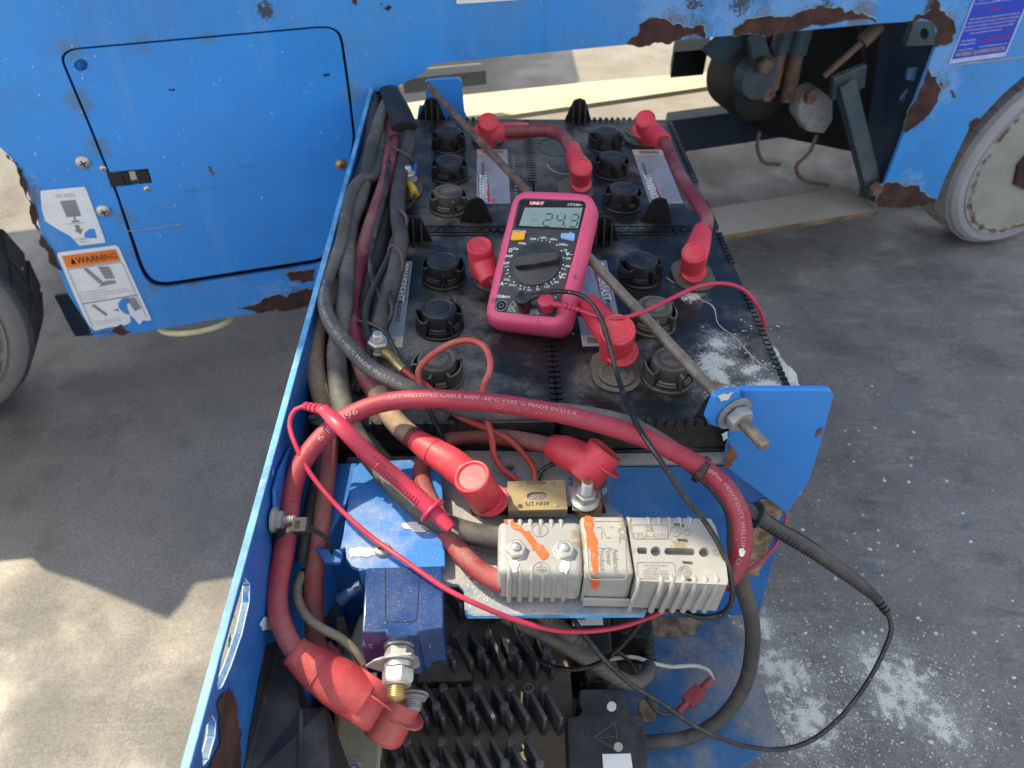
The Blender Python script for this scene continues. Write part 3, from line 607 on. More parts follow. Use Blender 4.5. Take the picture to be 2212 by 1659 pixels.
# side wall of the right compartment and dark bulkhead behind the mechanism
mb = MB(); mb.prism([[UM(x, y, -.008) for x, y in ((1975, 40), (2021, 40), (2021, 102), (2004, 150), (1953, 287), (1897, 440))] + [MP(1.30, .14, -.045), MP(1.285, .55, -.16)]], MD * .004)
mb.build('side_wall', 'dark_blue', lift, smooth=False)
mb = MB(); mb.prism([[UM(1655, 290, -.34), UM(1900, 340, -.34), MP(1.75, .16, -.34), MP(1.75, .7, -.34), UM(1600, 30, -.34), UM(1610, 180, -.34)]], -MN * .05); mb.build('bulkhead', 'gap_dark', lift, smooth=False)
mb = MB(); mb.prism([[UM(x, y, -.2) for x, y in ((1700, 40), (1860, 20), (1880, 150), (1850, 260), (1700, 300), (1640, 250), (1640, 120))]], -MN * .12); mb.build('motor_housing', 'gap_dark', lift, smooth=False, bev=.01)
mb = MB(); mb.lathe([(.0, .05), (.045, .05), (.06, .045), (.068, .03), (.068, -.04), (.05, -.05)], UM(1625, 165, -.2), MN, 36); mb.build('drive_motor', 'matte_black', lift)
mb = MB(); mb.lathe([(.0, .02), (.035, .02), (.042, 0)], UM(1632, 160, -.14), MN, 30); mb.build('motor_cover', 'steel_blue', lift)
def bar(a, b, wd, o1, o2, m, name, th=.012):
    p1, p2 = UM(*a, o1), UM(*b, o2); t = (p2 - p1).normalized(); s = MN.cross(t).normalized() * wd / 2
    mb = MB(); mb.prism([[p1 - s, p2 - s, p2 + s, p1 + s]], -MN * th); return mb.build(name, m, lift, smooth=False, bev=.002)
bar((1615, 60), (1538, 128), .045, -.12, -.14, 'steel_blue', 'link_arm'); bar((1632, 70), (1652, 150), .028, -.10, -.10, 'steel_blue', 'link_arm')
bar((1800, 195), (1872, 165), .04, -.06, -.06, 'steel_blue', 'cylinder_bracket'); bar((1832, 180), (1893, 425), .028, -.05, -.012, 'steel_blue', 'pothole_arm', .02)
for a, b, w_ in (((1690, 80), (1668, 190), .012), ((1725, 80), (1700, 215), .013)):
    mb = MB(); mb.tube([UM(*a, -.13), UM(*b, -.13)], w_, 16); mb.build('hydraulic_rod', 'rod_rust', lift)
    p1 = UM(*a, -.13); mb = MB(); mb.tube([p1 + Z * .12, p1 + (UM(*b, -.13) - p1) * .25], w_ * 1.3, 16); mb.build('hydraulic_barrel', 'steel_blue', lift)
mb = MB(); mb.tube([UM(1900, 55, -.05), UM(1862, 92, -.05)], .011, 10); mb.tube([UM(1862, 92, -.05), UM(1780, 165, -.06)], .005, 10); mb.build('turnbuckle', 'rod_rust', lift)
mb = MB(); mb.prism([[UM(x, y, -.1) for x, y in ((1735, 200), (1765, 190), (1800, 215), (1800, 260), (1780, 290), (1745, 285), (1722, 250))]], -MN * .03); mb.build('pivot_plate', 'dull_zinc', lift, smooth=False, bev=.004)
for px, py, o in ((1648, 138, -.095), (1655, 200, -.13), (1748, 205, -.09), (1888, 405, -.01)):
    mb = MB(); hexnut(mb, UM(px, py, o), MN, .013, .012); mb.build('bolt', 'rod_rust', lift)
for l in ([(1640, 285), (1636, 320), (1650, 350), (1685, 356)], [(1765, 290), (1748, 330), (1720, 360), (1738, 390), (1790, 400)]):
    mb = MB(); mb.tube(spline([UM(x, y, -.12) for x, y in l], 8), .0035, 8); mb.build('hose', 'rod_rust', lift)
mb = MB(); mb.prism([[UM(x, y, .001) for x, y in ((1975, 45), (2016, 47), (2020, 98), (1958, 101))], [UM(1997 + 9 * math.cos(a), 74 + 12 * math.sin(a), .001) for a in [k * PI / 8 for k in range(16)]]], -MN * .012); mb.build('tie_down_lug', 'steel_blue', lift, smooth=False, bev=.001)
mb = MB(); mb.lathe([(.007, 0), (.007, -.02)], UM(1997, 74, -.004), MN, 16); mb.build('lug_hole', 'gap_dark', lift)
mb = MB(); mb.prism([[UM(x, y, -.02) for x, y in ((1962, 150), (1982, 146), (1975, 175), (1958, 172))]], -MN * .004); mb.prism([[UM(x, y, -.03) for x, y in ((1945, 215), (1965, 190), (1968, 200), (1952, 228))]], -MN * .004); mb.build('hinge_tab', 'blue_old', lift, smooth=False)
# platform above the frame, with an unseen solid sheet added to shade the yard in front of the machine
mb = MB(); mb.prism([[MP(-.225, .742, -.05), MP(2.6, .742, -.05), MP(2.6, 3.2, -.05), MP(-.225, 3.2, -.05)]], -MN * .02); mb.build('shade_sheet', 'blue_paint', lift, smooth=False)
mb = MB(); mb.prism([[MP(0, 1.3, -.08), MP(2.6, 1.3, -.08), MP(2.6, 1.3, -.75), MP(0, 1.3, -.75)]], Z * .04); mb.build('platform_deck', 'blue_paint', lift, smooth=False)
# wheels
def wheel(s, zc, r, wid, left, dark, o=0.):
    c0 = MP(s, zc, o); w_ = thing('wheel', c0, None, None); w_.parent = lift; w_.location = c0 - wloc(lift)
    tread = 'tyre_dark' if dark else 'tyre_grey'; side = 'tyre_side_old' if dark else 'tyre_side'
    mb = MB(); mb.lathe([(r * .825, -.001), (r * .86, .0), (r * .865, -.003), (r * .88, -.003), (r * .885, .0), (r * .94, -.001), (r * .985, -.008), (r, -.02)], c0, MN, 72, caps=False); mb.build('sidewall', side, w_)
    mb = MB(); mb.lathe([(r, -.02), (r, -wid + .02), (r * .96, -wid), (r * .7, -wid)], c0, MN, 72, caps=False)
    e1, e2 = MD, Z
    mb.build('tyre', tread, w_)
    mb = MB(); n = 22 if dark else 26
    for k in range(n):     # lugs standing proud of the tread
        a = 2 * PI * k / n
        for sgn, (h0, h1) in ((0, (-.016, -wid * .48)), (1, (-wid * .52, -wid + .016))):
            aa = a + (PI / n) * sgn; da = 2 * PI / n * (.43 if dark else .465)
            sk = .10 if dark else .0
            def pt(ang, h, rr): return c0 + (e1 * math.cos(ang) + e2 * math.sin(ang)) * rr + MN * h
            rows = [[pt(aa - da, h0, r + .000), pt(aa + da, h0, r), pt(aa + da + sk, h1, r), pt(aa - da + sk, h1, r)], [pt(aa - da * .9, h0, r + .0035), pt(aa + da * .9, h0, r + .0035), pt(aa + da * .9 + sk, h1, r + .0035), pt(aa - da * .9 + sk, h1, r + .0035)]]
            mb.grid(rows, True, False, True)
    mb.build('tread_lugs', tread, w_, smooth=False)['kind'] = 'stuff'
    mb = MB(); mb.lathe([(r * .83, -.002), (r * .80, .002), (r * .78, -.006), (r * .74, -.024), (r * .62, -.030), (r * .585, -.022), (r * .565, -.006), (r * .53, -.002), (r * .49, -.005), (r * .47, -.014), (r * .30, -.018), (r * .27, -.004), (.0, -.004)], c0, MN, 64); mb.build('rim', 'rim_grey', w_)
    mb = MB()
    for k in range(5):
        a = 2 * PI * k / 5 + .5; q = c0 + (e1 * math.cos(a) + e2 * math.sin(a)) * r * .57 - MN * .0285
        mb.lathe([(r * .13, 0), (r * .11, .004), (.0, .004)], q, MN, 20)
    mb.build('rim_pad', 'rim_grey', w_)
    mb = MB(); mb.lathe([(r * .34, -.016), (r * .33, .004), (r * .26, .008), (r * .10, .012), (0, .012)], c0, MN, 8); mb.build('hub_nut', 'rust', w_)
    mb = MB(); RR = random.Random(3)
    for k in range(110):
        a = RR.uniform(0, 6.28); q = c0 + (e1 * math.cos(a) + e2 * math.sin(a)) * r * RR.uniform(.79, .835) + MN * .0022; l = RR.uniform(.003, .012)
        t = -e1 * math.sin(a) + e2 * math.cos(a); s2 = MN.cross(t) * RR.uniform(.001, .003)
        mb.flat([q - t * l, q - s2, q + t * l, q + s2])
    mb.build('rim_rust', 'rust_light', w_, smooth=False)['kind'] = 'stuff'
    return w_
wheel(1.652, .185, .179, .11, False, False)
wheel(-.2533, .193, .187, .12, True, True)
mb = MB(); aa = [math.radians(d) for d in range(44, 118, 6)]
mb.prism([[MP(-.2533 + .36 * math.cos(a), .185 + .36 * math.sin(a), -.035) for a in aa] + [MP(-.2533 + .188 * math.cos(a), .185 + .188 * math.sin(a), -.035) for a in reversed(aa)]], -MN * .004); mb.build('shade_arc', 'dark_blue', lift, smooth=False)  # unseen arc plate added to block sun between tyre and arch
# unseen block added off to the back left, cut to cast a shadow on the yard
pk = thing('shade_block', (-.6, 2.0, 0), 'unseen blue block on wheels added behind and left to shade the ground', 'shade caster')
mb = MB(); mb.prism([[V((x, 1.78, z)) for x, z in ((-1.7, .12), (.02, .12), (.02, .3), (-.33, .82), (-.72, 1.3), (-1.7, 1.3))]], V((0, .5, 0))); mb.build('body', 'blue_paint', pk, smooth=False, bev=.02)
mb = MB()
for x in (-.95, -.35): mb.lathe([(.18, 0), (.18, .08)], (x, 1.85, .18), (0, -1, 0), 32)
mb.build('wheels', 'tyre_grey', pk)
# ================================================================ battery tray
LZ = .41
tray = thing('battery_tray', (0, -.1, .12), 'blue steel swing-out battery tray with chipped rusty edges, carrying the four batteries', 'battery tray')
WX = -.190
def WXp(x, y, o=0.): return UX(x, y, WX + o)
slot1 = [(530, 1247), (541, 1262), (540, 1300), (524, 1370), (500, 1440), (482, 1482), (474, 1490), (470, 1480), (478, 1430), (500, 1350), (518, 1290)]
slot2 = [(460, 1545), (468, 1560), (466, 1590), (452, 1640), (440, 1655), (438, 1620), (446, 1570)]
def yz(l): return [V((WX, p.y, p.z)) for p in [WXp(x, y) for x, y in l]]
mb = MB(); mb.prism([[V((WX, .285, .14)), V((WX, .285, .435)), V((WX, .275, .44)), V((WX, -.53, .44)), V((WX, -.56, .43)), V((WX, -.575, .30)), V((WX, -.56, .13)), V((WX, .0, .13))], yz(slot1), yz(slot2)], V((-.005, 0, 0)))
mb.build('side_wall', 'blue_tray', tray, smooth=False, bev=.0008)
mb = MB(); mb.prism([[V((WX - .0002, .284, .4402)), V((WX - .0048, .284, .4402)), V((WX - .0048, -.53, .4402)), V((WX - .0002, -.53, .4402))]], V((0, 0, .0012))); mb.build('worn_edge', 'blue_edge', tray, smooth=False, bev=.0005)
# light worn inside faces of the slots
for sl in (slot1, slot2):
    mb = MB(); l = yz(sl); mb.grid([[p + V((-.0003, 0, 0)) for p in l], [p + V((-.0047, 0, 0)) for p in l]], True); mb.build('slot_edge', 'pale_chip', tray, smooth=False)
def wall_patch(pts, m, seed, name='rust_patch', amp=7): return patch(pts, m, amp, 3, seed, name=name, par=tray, pf=lambda x, y: UX(x, y, WX + .0008))
wall_patch([(484, 1496), (497, 1484), (505, 1500), (512, 1550), (519, 1600), (522, 1700), (425, 1700), (442, 1662), (458, 1640), (474, 1590), (474, 1545)], 'rust', 2)
wall_patch([(560, 1350), (578, 1332), (598, 1338), (592, 1356), (566, 1362)], 'pale_chip', 4, 'paint_chip', 5)
wall_patch([(588, 1060), (596, 1040), (606, 1050), (604, 1090), (596, 1100)], 'pale_chip', 5, 'paint_chip', 5)
for i in range(26):
    R = random.Random(i + 50); y = R.uniform(-.5, .25); z = R.uniform(.432, .4395); mb = MB(); r = R.uniform(.0006, .0022)
    q = V((WX + .0009, y, z)); mb.flat([q + V((0, math.cos(a) * r * 2 * R.uniform(.5, 1), math.sin(a) * r * R.uniform(.4, 1))) for a in [k * PI / 4 for k in range(8)]])
    mb.build('paint_chip', 'blue_edge', tray, smooth=False)
# base plate
base_px = [(690, 1659), (640, 1270), (1400, 1300), (1570, 1330), (1640, 1400), (1660, 1490), (1683, 1590), (1676, 1602), (1588, 1665), (1400, 1760), (700, 1760)]
BZ = .138
mb = MB(); mb.prism([[V((WX, -.27, BZ)), V((.183, -.27, BZ)), U(1618, 1395, BZ), U(1650, 1480, BZ), U(1683, 1592, BZ), U(1676, 1606, BZ), U(1580, 1672, BZ), V((.10, -.47, BZ)), V((.06, -.56, BZ)), V((WX, -.56, BZ))]], V((0, 0, -.006)))
mb.build('base_plate', 'blue_old', tray, smooth=False, bev=.0008)
mb = MB(); mb.prism([[V((WX, -.27, .130)), V((.188, -.27, .130)), V((.188, .27, .130)), V((WX, .27, .130))]], V((0, 0, -.006))); mb.build('floor_plate', 'blue_tray', tray, smooth=False)
# front wall below the batteries, with ledge
FY = -.274
def FP(x, y, o=0.): return UY(x, y, FY - o)
mb = MB(); mb.prism([[V((WX, FY, .14)), V((WX, FY, .372)), FP(1560, 1008), FP(1700, 1100), FP(1640, 1330), V((.19, FY, .14))]], V((0, .004, 0))); mb.build('front_wall', 'blue_tray', tray, smooth=False, bev=.0008)
mb = MB(); mb.box((-.01, FY + .006, .3735), (.30, .014, .003)); mb.build('ledge', 'plate_dusty', tray, smooth=False, bev=.0005)
def fpatch(pts, m, seed, name='rust_patch', amp=8, o=.0007): return patch(pts, m, amp, 3, seed, name=name, par=tray, pf=lambda x, y: UY(x, y, FY - o))
fpatch([(1640, 1080), (1690, 1065), (1700, 1075), (1690, 1110), (1670, 1150), (1655, 1200), (1640, 1245), (1600, 1250), (1620, 1190), (1600, 1140), (1610, 1110)], 'rust_foam', 6)
fpatch([(1700, 1072), (1716, 1060), (1712, 1085), (1700, 1105)], 'rust_light', 7, o=.0012)
mb = MB(); mb.flat([U(x, y, BZ + .0015) for x, y in jag([(1280, 1322), (1400, 1326), (1520, 1345), (1500, 1372), (1400, 1374), (1300, 1362)], 8, 3, 4)]); mb.build('rust_patch', 'rust_foam', tray, smooth=False)
for i, l in enumerate([[(1300, 1420), (1330, 1400), (1350, 1440), (1345, 1480), (1320, 1470)], [(1395, 1480 + 30), (1420, 1520), (1415, 1560), (1390, 1560), (1380, 1530)], [(1330, 1380), (1345, 1375), (1350, 1400), (1335, 1410)]]):
    mb = MB(); mb.flat([U(x, y, BZ + .001) for x, y in jag(l, 8, 3, i)]); mb.build('rust_patch', 'rust_foam', tray, smooth=False)
# corner bracket holding the rod in front
BY = -.280
def BP(x, y, o=0.): return UY(x, y, BY - o)
ol = [(1600, 842), (1787, 842), (1797, 848), (1801, 858), (1778, 945), (1748, 1040), (1700, 1110), (1560, 1005), (1566, 990), (1576, 940), (1584, 930)]
mb = MB(); mb.prism([[BP(x, y) for x, y in ol]], V((0, .005, 0))); bk = mb.build('corner_bracket', 'blue_bracket', tray, smooth=False, bev=.0012)
e0, e1 = BP(1600, 842), BP(1584, 930)
rodd = (U(1655, 965, .445) - U(930, 190, .455)); rodd.normalize()
ey = Z.cross(rodd).normalized()     # across the rod, horizontal
ear_n = rodd.copy()
EC = U(1582, 888, .447)
def EP(x, y): return onplane(x, y, EC, ear_n)
mb = MB(); mb.prism([[EP(x, y) for x, y in ((1600, 843), (1560, 851), (1546, 858), (1528, 905), (1534, 918), (1545, 922), (1586, 930), (1606, 925))]], -ear_n * .005); mb.build('bracket_ear', 'blue_bracket', tray, smooth=False, bev=.0012)
patch([(1548, 856), (1570, 850), (1585, 846), (1575, 858), (1556, 866)], 'white_paint', 3, 2, 4, name='paint_chip', par=tray, pf=lambda x, y: EP(x, y) + ear_n * .0006)
for i, (l, m) in enumerate([([(1562, 1000), (1570, 960), (1575, 955), (1590, 975), (1592, 990), (1580, 1005), (1572, 1012), (1562, 1020)], 'rust_light'), ([(1765, 932), (1778, 924), (1775, 940), (1760, 945)], 'rust_light'), ([(1558, 938), (1572, 932), (1576, 948), (1563, 953)], 'pale_chip')]):
    patch(l, m, 5, 3, i + 20, par=tray, pf=lambda x, y: BP(x, y, .0008))
# rear bracket
RY = .283
mb = MB(); mb.prism([[UY(x, y, RY) for x, y in ((917, 178), (922, 172), (990, 168), (997, 175), (1003, 240), (1012, 262), (900, 262), (905, 230), (922, 228))]], V((0, .005, 0))); mb.build('rear_bracket', 'blue_bracket', tray, smooth=False, bev=.0012)
mb = MB(); mb.box((-.02, .281, .30), (.34, .004, .19)); mb.build('rear_wall', 'blue_tray', tray, smooth=False)
for px, m in (((1722, 770), 0), ((1710, 800), 0)):
    pass
mb = MB(); mb.prism([[U(x, y, .402) for x, y in jag([(1660, 738), (1672, 748), (1700, 790), (1722, 812), (1735, 838), (1700, 836), (1690, 800), (1672, 770)], 5, 3, 3)]], V((0, 0, -.012))); mb.build('corroded_edge', 'corrosion', tray, smooth=False)
# ================================================================ hold-down rod
R0, R1 = U(930, 190, .455), U(1655, 967, .445)
rod = thing('hold_down_rod', (R0 + R1) / 2, 'long rusty threaded rod lying diagonally over the batteries', 'threaded rod')
dr = (R1 - R0).normalized(); Lr = (R1 - R0).length
ts = .47 * Lr
mb = MB(); mb.tube([R0 - dr * .01, R0 + dr * ts], .0040, 14); mb.build('rod', 'rod_rust', rod)
mb = MB(); mb.lathe(thread(.0043, Lr - ts, .0021, .0006), R0 + dr * ts, dr, 20); mb.build('threaded_end', 'rod_steel', rod)
s_e = (EC - R0).dot(dr)
mb = MB(); mb.lathe([(.0135, 0), (.0135, .0018)], R0 + dr * (s_e + .0006), dr, 28); mb.build('washer', 'dull_zinc', rod)
mb = MB(); hexnut(mb, R0 + dr * (s_e + .003), dr, .0098, .008); mb.build('nut', 'dull_zinc', rod, bev=.0006)
# ================================================================ batteries
mat('plastic_pad', (.014, .014, .014), .5, var=.3, vs=30, dust=.9, ds=20, dr=(.2, .55), dc=(.17, .155, .125), bump=.2, bs=500, speck=.4, sps=600)
CAPS = {'rl': [(968, 283), (970, 345), (968, 412)], 'rr': [(1310, 283), (1323, 338), (1348, 406)], 'fl': [(957, 562), (948, 665), (943, 775)], 'fr': [(1387, 560), (1415, 660), (1450, 775)]}
def battery(key, cx, cyy, rot, label):
    S = -1 if rot else 1
    def B(x, y, z=0.): return V((cx + S * x, cyy + S * y, LZ + z))
    t = thing('battery', (cx, cyy, .135), label, 'battery', 'golf cart batteries in the tray')
    mb = MB(); mb.prism([[B(x, y, -.275) for x, y in rrect(.172, .252, .008)]], V((0, 0, .245))); mb.build('case', 'plastic_black', t, smooth=False, bev=.001)
    lid = [B(x, y, -.030) for x, y in rrect(.1815, .2625, .006)]
    mb = MB(); mb.prism([lid], V((0, 0, .030))); ld = mb.build('lid', 'plastic_black', t, smooth=False, bev=.0022)
    mb = MB(); mb.prism([[B(x, y, -.036) for x, y in rrect(.1835, .2645, .006)]], V((0, 0, .004))); mb.prism([[B(x, y, -.047) for x, y in rrect(.179, .259, .006)]], V((0, 0, .003))); mb.build('rim', 'plastic_black', t, smooth=False, bev=.0008)
    # rows of small ribs along the lid edges
    mb = MB(); n = 0
    for sx in (-1, 1):
        for a, b in ((-.125, -.07), (-.03, .125)):
            y = a
            while y < b: mb.box(B(sx * .0895, y, -.0012), (.0052, .0036, .006)); y += .0062
    for sy2 in (-1, 1):
        x = -.035
        while x < .06: mb.box(B(x * sy2, sy2 * .1312, -.002), (.0038, .0045, .008)); x += .0075
    mb.build('edge_ribs', 'plastic_black', t, smooth=False)['kind'] = 'stuff'
    # raised pads for the terminals and pads moulded in the other corners
    def ring(x, y, a, b, h, w_=.0014, m='plastic_black', name='moulded_ring'):
        mb = MB(); o1 = [B(x + p, y + q) for p, q in rrect(a, b, min(a, b) * .48, 8)]; o2 = [B(x + p, y + q) for p, q in rrect(a - 2 * w_, b - 2 * w_, min(a, b) * .48 - w_, 8)]
        mb.prism([o1, o2], V((0, 0, h))); return mb.build(name, m, t, smooth=False)
    for x, y in ((.043, .078), (-.047, -.052)):
        mb = MB(); mb.prism([[B(x + p, y + q) for p, q in rrect(.038, .050, .018, 8)]], V((0, 0, .003))); mb.build('terminal_pad', 'plastic_pad', t, smooth=False, bev=.001)
    if key == 'rr': ring(-.058, .055, .045, .05, .0005)
    mb = MB(); mb.lathe([(.0145, 0), (.0145, .0048), (.0135, .0054), (.0118, .0054), (.0114, .0048), (.0085, .0048), (.0080, .0056), (0, .0056)], B(.043, .084), Z, 30); mb.build('terminal_boss', 'plastic_pad', t)
    # long slot channel at the lid end
    mb = MB(); mb.box(B(.012, -.1245, .0008), (.105, .0022, .0016)); mb.box(B(.012, -.1292, .0008), (.105, .0016, .0016)); mb.build('end_rail', 'plastic_black', t, smooth=False)
    # filler caps
    for ci, (px, py) in enumerate(CAPS[key]):
        cr0 = random.Random(ci * 7 + ord(key[0]) + ord(key[1])); ca = cr0.uniform(-.45, .45); cmat = 'cap_dusty' if (key, ci) in (('fr', 2), ('rl', 2), ('fl', 2), ('fr', 1)) else 'cap_black'
        c0 = U(px, py, LZ + .020); c0.z = LZ
        cap = thing('filler_cap', c0, None, None); cap.parent = t; cap.location = c0 - wloc(t)
        mb = MB(); mb.lathe([(.0205, 0), (.0205, .0022), (.0198, .0030), (.0165, .0030), (.0152, .0042), (.0150, .0062), (.0148, .0185), (.0143, .0198), (.0126, .0203), (.0116, .0195), (.0085, .0195), (.0083, .0200), (.0045, .0200), (.0043, .0195), (0, .0195)], c0, Z, 40); mb.build('cap_body', cmat, cap)
        def wall(mb, a1, a2, r0, r1, z0, z1, n=7):
            an = [a1 + (a2 - a1) * k / n for k in range(n + 1)]; q = lambda r, z: [c0 + V((math.cos(a) * r, math.sin(a) * r, z)) for a in an]
            rows = [q(r0, z0), q(r0, z1), q(r1, z1 - .0006), q(r1, z0)]; mb.grid(rows)
            for k in (0, n): mb.face([r_[k] for r_ in rows])
        mb = MB()
        for am, hw in ((0., .62), (PI, .55)): wall(mb, am - hw + ca, am + hw + ca, .0182, .0198, .0, .0155)
        for am in (-.62, .62, PI - .55, PI + .55, -PI / 2 + .15):
            d = V((math.cos(am + ca), math.sin(am + ca), 0)); e = Z.cross(d); m = Matrix((d, e, Z)).transposed(); mb.box(c0 + d * .0170 + Z * .0088, (.0062, .0022, .0165), m)
        mb.build('cap_wings', cmat, cap, smooth=False, bev=.0005)
        mb = MB()
        for a1, a2 in ((.75, PI - .7), (-PI + .7, -PI / 2 - .05), (-PI / 2 + .35, -.72)):
            wall(mb, a1 + ca, a2 + ca, .0168, .0190, .0, .0075); wall(mb, a1 + ca, a2 + ca, .0160, .0180, .0075, .0092)
        mb.build('cap_skirt', cmat, cap, smooth=False)
        o = c0 + Z * .0203
        mb = MB()
        for k in range(26):
            a = 2 * PI * k / 26; d = V((math.cos(a), math.sin(a), 0)); e = Z.cross(d); q = o + d * .0102; mb.flat([q - e * .0006 - d * .0009, q + e * .0006 - d * .0009, q + e * .0006 + d * .0009, q - e * .0006 + d * .0009])
        mb.build('cap_lettering', 'emboss_dark', cap, smooth=False)['kind'] = 'stuff'
    # lifting lugs
    for (x, y, f) in ((-.026, .128, 1), (.030, -.114, -1)):
        mb = MB(); pr = [(-.017, 0), (.017, 0), (.0095, .020), (.007, .0255), (0, .028), (-.007, .0255), (-.0095, .020)]
        mb.prism([[B(x + p * (1.), y, q) for p, q in pr]], V((0, S * .0025 * f, 0)))
        for k in (-.0075, 0., .0075):
            h = .026 if k == 0 else .021
            mb.prism([[B(x + k - .0009, y, 0), B(x + k - .0009, y, h), B(x + k - .0009, y - f * .004, h - .002), B(x + k - .0009, y - f * .0125, 0)]], V((S * .0018, 0, 0)))
        mb.build('lifting_lug', 'lug_black', t, smooth=False, bev=.0006)
    # label
    lx0, lx1, ly0, ly1 = .030, .0655, -.079, .046
    mb = MB(); mb.prism([[B(x, y, .0001) for x, y in ((lx0, ly0), (lx1, ly0), (lx1, ly1), (lx0, ly1))]], V((0, 0, .0004))); lb = mb.build('label', 'label_silver', t, smooth=False)
    zt = .00075
    mb = MB(); mb.flat([B(x, y, zt - .0001) for x, y in ((lx0, ly1 - .014), (lx1, ly1 - .014), (lx1, ly1), (lx0, ly1))]); mb.build('print', 'label_yellowed', lb, smooth=False)
    mb = MB()
    for k in range(24): mb.flat([B(lx0 + .007 + k * .001, ly1 - .011, zt), B(lx0 + .007 + k * .001 + .0004 + (k % 3) * .0001, ly1 - .011, zt), B(lx0 + .007 + k * .001 + .0004 + (k % 3) * .0001, ly1 - .0035, zt), B(lx0 + .007 + k * .001, ly1 - .0035, zt)])
    mb.build('barcode', 'print_black', lb, smooth=False)['kind'] = 'stuff'
    ux, uy = B(0, 1) - B(0, 0), B(-1, 0) - B(0, 0)
    mb = MB(); mb.flat([B(lx0 + .0115, ly0 + .003, zt - .0001), B(lx0 + .0145, ly0 + .003, zt - .0001), B(lx0 + .0125, ly0 + .050, zt - .0001), B(lx0 + .0115, ly0 + .050, zt - .0001)]); mb.build('print', 'print_red', lb, smooth=False)
    frame_text('POWERFAST', B(lx0 + .0115, ly0 + .004, zt), ux, uy, .0092, 'print_black', lb, 'print', width=.060, bold=.10, shear=.12)
    frame_text('POWERFAST', B(lx0 + .0113, ly0 + .0042, zt + .0001), ux, uy, .0086, 'print_white', lb, 'print', width=.0595, bold=.05, shear=.12)
    frame_text('DEEP CYCLE', B(lx0 + .0200, ly0 + .014, zt), ux, uy, .0030, 'print_grey', lb, 'print', width=.018)
    frame_text('OUR', B(lx0 + .0195, ly0 + .002, zt), ux, uy, .0034, 'print_red', lb, 'print', width=.008, bold=.05)
    frame_text('PF-GC2-UTL-C', B(lx0 + .0085, ly0 + .062, zt), ux, uy, .0036, 'print_black', lb, 'print', width=.030, bold=.04)
    frame_text('115 mins @ 75 Amps', B(lx0 + .0125, ly0 + .064, zt), ux, uy, .0022, 'print_grey', lb, 'print', width=.024)
    frame_text('220 Ah @ 20 Hr', B(lx0 + .0165, ly0 + .064, zt), ux, uy, .0022, 'print_grey', lb, 'print', width=.018)
    mb = MB()
    for k in range(6): mb.flat([B(lx0 + .0225 + k * .0021, ly0 + .004, zt), B(lx0 + .0229 + k * .0021, ly0 + .004, zt), B(lx0 + .0229 + k * .0021, ly0 + .058 - (k % 3) * .006, zt), B(lx0 + .0225 + k * .0021, ly0 + .058 - (k % 3) * .006, zt)])
    mb.build('small_print', 'print_grey', lb, smooth=False)['kind'] = 'stuff'
    # second printed strip: month dial
    mb = MB()
    for k in range(15): mb.lathe([(.0012, 0), (.0012, .0002), (0, .0002)], B(lx1 + .0065, ly0 + .008 + k * .0072, .0002), Z, 8)
    mb.build('date_dots', 'label_silver', t)['kind'] = 'stuff'
    frame_text('67J57UHI09074', B(.075, -.02, .0004), ux * -1, uy * -1, .0045, 'emboss_dark', t, 'moulded_code', width=.036)
    return t, B
bats = {}
bats['rl'] = battery('rl', -.0917, .1325, 0, 'rear left battery in the tray, rusty rod end crossing it by the rear bracket')
bats['rr'] = battery('rr', .0917, .1325, 0, 'rear right battery with red booted cable hanging past its right edge')
bats['fl'] = battery('fl', -.0917, -.1325, 1, 'front left battery beside the thick cable bundle, label facing the cables')
bats['fr'] = battery('fr', .0917, -.1325, 1, 'front right battery crusted with white corrosion, behind the blue corner bracket')
# dried white crust on the front right battery
t, B = bats['fr']
crust = MATS['plastic_black'].copy(); crust.name = 'plastic_crusted'; MATS['plastic_crusted'] = crust
LZs = [(1545, 775, .024), (1560, 745, .02), (1535, 805, .022), (1640, 845, .02), (1600, 852, .018), (1680, 838, .022), (1565, 850, .014), (1620, 800, .016), (1700, 850, .03), (1500, 640, .012)]
stain(crust, [(U(x, y, LZ), r * 1.7) for x, y, r in LZs], (.20, .20, .185), 260., .42, .60, .75)
stain(crust, [(U(x, y, LZ), r * 1.45) for x, y, r in LZs], (.56, .57, .52), 700., .53, .585, .95)
for c_ in t.children:
    if c_.name.startswith('lid'): c_.data.materials[0] = crust
RR = random.Random(9); mb = MB()
for i in range(260):
    x, y = (RR.gauss(1545, 20), RR.gauss(780, 18)) if i < 90 else ((RR.uniform(1520, 1700), 856 - abs(RR.gauss(0, 10))) if i < 190 else (RR.uniform(1500, 1690), RR.uniform(690, 850)))
    q = U(x, y, LZ); mb.lathe([(RR.uniform(.0003, .0011), 0), (0, RR.uniform(.0003, .0008))], q, Z, 5, RR.uniform(0, 6))
mb.build('white_crust', 'powder', t, smooth=False)['kind'] = 'stuff'
mb = MB(); pts = [(1440, 600), (1500, 640), (1540, 662), (1552, 700), (1590, 730), (1620, 765), (1660, 800)]
P = path([(x, y, LZ + .0006) for x, y in pts], 8); RR = random.Random(2)
for a, b in zip(P, P[1:]): stripe(mb, a, b, RR.uniform(.0006, .0016), Z)
mb.build('tide_line', 'rail_beige', t, smooth=False)
P = [U(1225 + 44 * math.cos(a), 350 + 26 * math.sin(a), LZ + .0015) for a in [k * PI / 12 - 1.2 for k in range(17)]]
mb = MB()
for a, b in zip(P, P[1:]): stripe(mb, a, b, .0014, Z)
mb.build('tide_line', 'rail_beige', bats['rr'][0], smooth=False)
